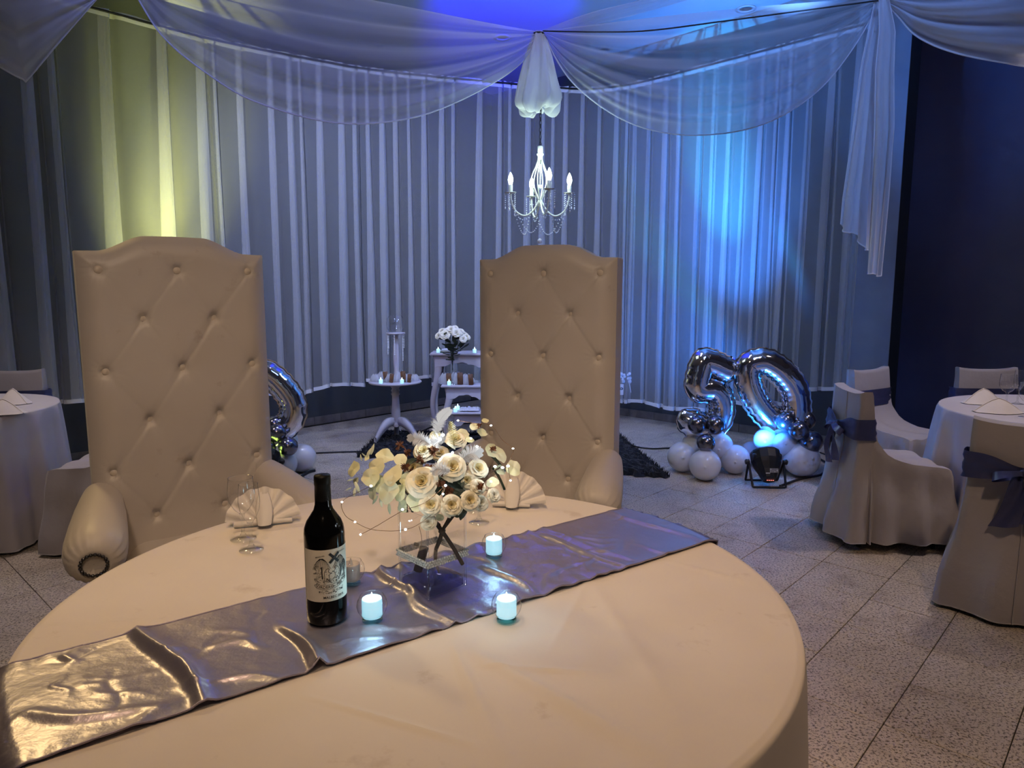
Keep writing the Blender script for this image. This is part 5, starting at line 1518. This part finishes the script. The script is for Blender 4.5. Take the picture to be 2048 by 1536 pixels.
console('console_table', X3, X3 + .58, 6.12, 6.345, c3z, 'lowest white console table with two mini candles and a lace mat')
# trumpet vase with roses, standing on the middle console
vv = thing('trumpet_vase', 'tall slim clear trumpet vase on the middle console table', 'vase', Vector((xa(905, 6.45), 6.45, c2z + .001)))
VHH = at(903, 690, 6.45).z - c2z
MB().lathe([(.05, 0), (.05, .006), (.02, .02), (.009, .05), (.010, VHH * .4), (.016, VHH * .75), (.03, VHH)], 24).build('vase_body', M['glass_thick'], vv)
fb = thing('rose_bouquet', 'round cream rose arrangement in the tall trumpet vase', 'flowers', Vector((xa(905, 6.45), 6.45, c2z + VHH * .35)))
fc = at(904, 672, 6.45); bq_keep, BC_keep = bq, BC
bq = fb; BC = fc + Vector((0, .02, -.06))
for (px, py, Y, r) in [(889, 668, 6.34, 9.5), (913, 664, 6.33, 9), (902, 657, 6.36, 8), (876, 670, 6.40, 7), (934, 673, 6.38, 7), (927, 677, 6.34, 7.5), (896, 660, 6.42, 8), (922, 662, 6.44, 7), (883, 661, 6.46, 7), (910, 655, 6.5, 7), (930, 668, 6.5, 7)]:
    rose(px, py, Y, r)
RB2 = random.Random(5)
for k in range(46):
    a = RB2.uniform(0, 6.28); rr = RB2.uniform(.02, .15)
    c = fc + Vector((rr * math.cos(a), rr * .8 * math.sin(a), RB2.uniform(-.12, .02) - .1 * (rr < .06)))
    Mx = frame((c - fc + Vector((0, -.05, -.03))).normalized()) @ Matrix.Rotation(RB2.uniform(0, 6.28), 3, 'Z'); L = RB2.uniform(.025, .045)
    P = [[c + Mx @ Vector((L * 2 * (f / 5 - .5), L * .5 * math.sin(math.pi * (.08 + .86 * f / 5)) * g, .2 * L * g * g)) for g in (-1, 0, 1)] for f in range(6)]
    MB().grid(P).build('leaf', M['leaf'], fb, world=True)
for k in range(5):
    MB().tube([fc + Vector((.01 * (k - 2), 0, -.04)), Vector((fc.x + .003 * (k - 2), 6.45, c2z + VHH * .6)), Vector((fc.x - .002 * (k - 2), 6.45, c2z + VHH * .36))], .0025, 6).build('stem', M['leaf'], fb, world=True)
bq, BC = bq_keep, BC_keep
def onc(px, Y, z): return Vector((xa(px, Y), Y, z + .001))
scallop_candle(onc(876, 6.70, c1z), 'mini glowing candle at the left end of the tallest console table')
scallop_candle(onc(949, 6.68, c1z), 'mini glowing candle on the tallest console table beside the right throne')
scallop_candle(onc(897, 6.40, c2z), 'mini glowing candle on the middle console table')
scallop_candle(onc(914, 6.27, c3z), 'mini glowing candle at the back of the lowest console table')
scallop_candle(onc(909, 6.155, c3z), 'mini glowing candle at the front of the lowest console table')
tulle_bag(onc(890, 6.50, c2z), 0.075, 'tulle bundle left under the trumpet vase', 11)
tulle_bag(onc(912, 6.50, c2z), 0.081, 'tulle bundle with dark bar right of the trumpet vase foot', 12)
tulle_bag(onc(934, 6.47, c2z), 0.072, 'tulle bundle on the middle console near the right throne', 13)
def plate(p, r, label, cat='plate', mat='white_metal'):
    t = thing('serving_plate', label, cat, p)
    MB().lathe([(r * .5, 0), (r * .55, .003), (r * .95, .012), (r, .015), (r * .96, .016), (r * .55, .008), (.001, .007)], 32).build('plate_body', M[mat], t)
    MB().ball((0, 0, .022), r * .6, 14, 8, (1, 1, .25)).build('folded_cloth', M['lace'], t)
plate(onc(893, 6.76, c1z), .10, 'white plate with folded cloth on the tallest console table')
P = []; RR = random.Random(8)
lm = thing('lace_mat', 'crumpled grey lace mat on the lowest console table', 'lace mat', onc(938, 6.24, c3z))
for i in range(20):
    P.append([Vector(((i / 19 - .5) * .18, (j / 11 - .5) * .16, .008 + .022 * RR.random() * (1 if 0 < i < 19 and 0 < j < 11 else .1))) for j in range(12)])
MB().grid(P).build('lace_cloth', M['lace'], lm)
# white bow with hanging tag on the curtain right of the right throne
bw = thing('lace_bow_tag', 'small white lace bow with a hanging tag on the curtain beside the right throne', 'decoration', at(1243, 790, 7.25))
RR = random.Random(4); m = MB()
for k in range(26):
    c = at(1236 + 26 * RR.random(), 746 + 18 * RR.random() , 7.25 + RR.uniform(-.02, .02)); m.ball(c, RR.uniform(.010, .022), 7, 5, (1, .5, 1))
m.build('lace_ruffle', M['lace'], bw, smooth=False, world=True)
MB().box(at(1243, 779, 7.23), (.045, .004, .115), None, .002).build('paper_tag', M['lace'], bw, smooth=False, world=True)
MB().tube([at(1243, 768, 7.225) + Vector((.014 * math.cos(a), 0, .010 * math.sin(a) - .05)) for a in [2 * math.pi * k / 16 for k in range(16)]], .003, 5, closed=True).build('tag_print', M['ink'], bw, world=True)
MB().tube(smooth_path([at(1258, 765, 7.24), at(1260, 775, 7.24), at(1262, 785, 7.24)], 4), .004, 5).build('ribbon_end', M['lace'], bw, world=True)

# ================================================================== CHANDELIER
hub = at(1080, 402, YC); ch = thing('chandelier', 'small white four-arm crystal chandelier hanging from the voile bundle', 'chandelier', Vector((hub.x, YC, hub.z)))
def cz(py): return at(1080, py, YC).z - hub.z
src = None
z = cz(292); ztop = CH.z - hub.z - .02; k = 0
cord_top = ztop
while z < ztop:
    if src is None:
        src = MB().tube([(.0075 * math.cos(a), 0, .014 * math.sin(a)) for a in [2 * math.pi * q / 14 for q in range(14)]], .0022, 6, closed=True).build('chain_link', M['blackmetal'], ch); o = src
    else: o = share('chain_link', src, ch, (0, 0, 0))
    o.location = (0, 0, z + .012); o.rotation_euler = (0, 0, (k % 2) * math.pi / 2 + .4); z += .0235; k += 1
MB().tube([(.003, .003, cz(292)), (.006, 0, cz(250)), (.002, .004, ztop)], .002, 5).build('power_cord', M['cord'], ch)
MB().lathe([(.012, cz(292)), (.018, cz(293)), (.018, cz(305)), (.014, cz(306)), (.024, cz(307.5)), (.024, cz(310)), (.017, cz(312)), (.016, cz(318)), (.012, cz(320))], 20).build('collar', M['white_metal'], ch)
for k in range(6):
    a = k * math.pi / 3 + .2; pth = []
    for py, r in ((312, .012), (322, .016), (335, .032), (348, .052), (360, .062), (372, .058), (384, .038), (395, .018), (402, .010)):
        pth.append(Vector((r * math.cos(a), r * math.sin(a), cz(py))))
    MB().tube(smooth_path(pth, 4), .0075, 8, ell=.55).build('cage_rib', M['white_metal'], ch)
m = MB()
for k in range(10): m.ball((0, 0, cz(330 + 4 * k)), .006, 7, 5)
tag(m.build('inner_crystal_string', M['crystal'], ch, smooth=False), kind='stuff')
MB().ball((0, 0, cz(374)), .018, 12, 8).build('crystal_ball', M['crystal'], ch, smooth=False)
MB().lathe([(.008, cz(398)), (.016, cz(401)), (.018, cz(405)), (.012, cz(409)), (.006, cz(414))], 16).build('hub', M['white_metal'], ch)
ARMS = []
for k, a in enumerate((math.radians(184), math.radians(285), math.radians(4), math.radians(105))):
    R_ = .205; dv = Vector((math.cos(a), math.sin(a), 0)); zb = cz(387)
    pth = smooth_path([dv * .012 + Vector((0, 0, cz(404))), dv * .05 + Vector((0, 0, cz(422))), dv * .105 + Vector((0, 0, cz(432))), dv * .165 + Vector((0, 0, cz(424))), dv * .197 + Vector((0, 0, cz(406))), dv * R_ + Vector((0, 0, zb))], 6)
    arm = MB().tube(pth, .0065, 8).build('arm', M['white_metal'], ch)
    c = dv * R_ + Vector((0, 0, zb)); ARMS.append((dv, c))
    MB().lathe([(.006, -.008), (.012, -.004), (.036, .002), (.040, .006), (.036, .006), (.012, .003)], 20, c).build('drip_pan', M['white_metal'], arm)
    MB().lathe([(.012, .003), (.0145, .006), (.0145, .055), (.0125, .058)], 14, c).build('candle_sleeve', M['white_metal'], arm)
    MB().lathe([(.011, .057), (.012, .066), (.0165, .080), (.0175, .092), (.014, .112), (.007, .130), (.002, .140), (.0003, .143)], 16, c).build('bulb', M['bulb'], arm)
    L = lamp('POINT', 'bulb_light', ch.location + c + Vector((0, 0, .175)), None, 3.0, (.72, 1.0, .86), .03)
    for q in range(5):
        b = 2 * math.pi * q / 5 + a; st = MB(); n_ = 6 + (q * 5) % 4
        for i in range(n_): st.ball(c + Vector((.037 * math.cos(b), .037 * math.sin(b), -.006 - .0145 * i)), .0042, 6, 4)
        st.ball(c + Vector((.037 * math.cos(b), .037 * math.sin(b), -.012 - .0145 * n_)), .0065, 6, 4, (.7, .7, 1.7))
        tag(st.build('crystal_string', M['crystal'], arm, smooth=False), kind='stuff')
for k in range(4):
    (d0, c0), (d1, c1) = ARMS[k], ARMS[(k + 1) % 4]; st = MB(); n_ = 26
    for i in range(n_ + 1):
        f = i / n_; q = c0.lerp(c1, f) * (1 - .15 * math.sin(math.pi * f)); zq = c0.z + (c1.z - c0.z) * f
        st.ball(Vector((q.x, q.y, zq - .27 * math.sin(math.pi * f) ** .8 - .004)), .0045, 6, 4)
    tag(st.build('crystal_garland', M['crystal'], ch, smooth=False), kind='stuff')
    st = MB()
    for i in range(15):
        f = i / 14; q = c0 * (1 - f * .95); st.ball(Vector((q.x, q.y, c0.z - .01 - .19 * math.sin(math.pi * (.15 + .75 * f)) + .02)), .004, 6, 4)
    tag(st.build('crystal_garland', M['crystal'], ch, smooth=False), kind='stuff')
st = MB()
for i in range(9): st.ball((0, 0, cz(418 + 6.4 * i)), .0035, 6, 4)
tag(st.build('drop_string', M['crystal'], ch, smooth=False), kind='stuff')
MB().ball((0, 0, cz(482)), .017, 10, 6, (1, 1, 1.1)).build('crystal_drop', M['crystal'], ch, smooth=False)
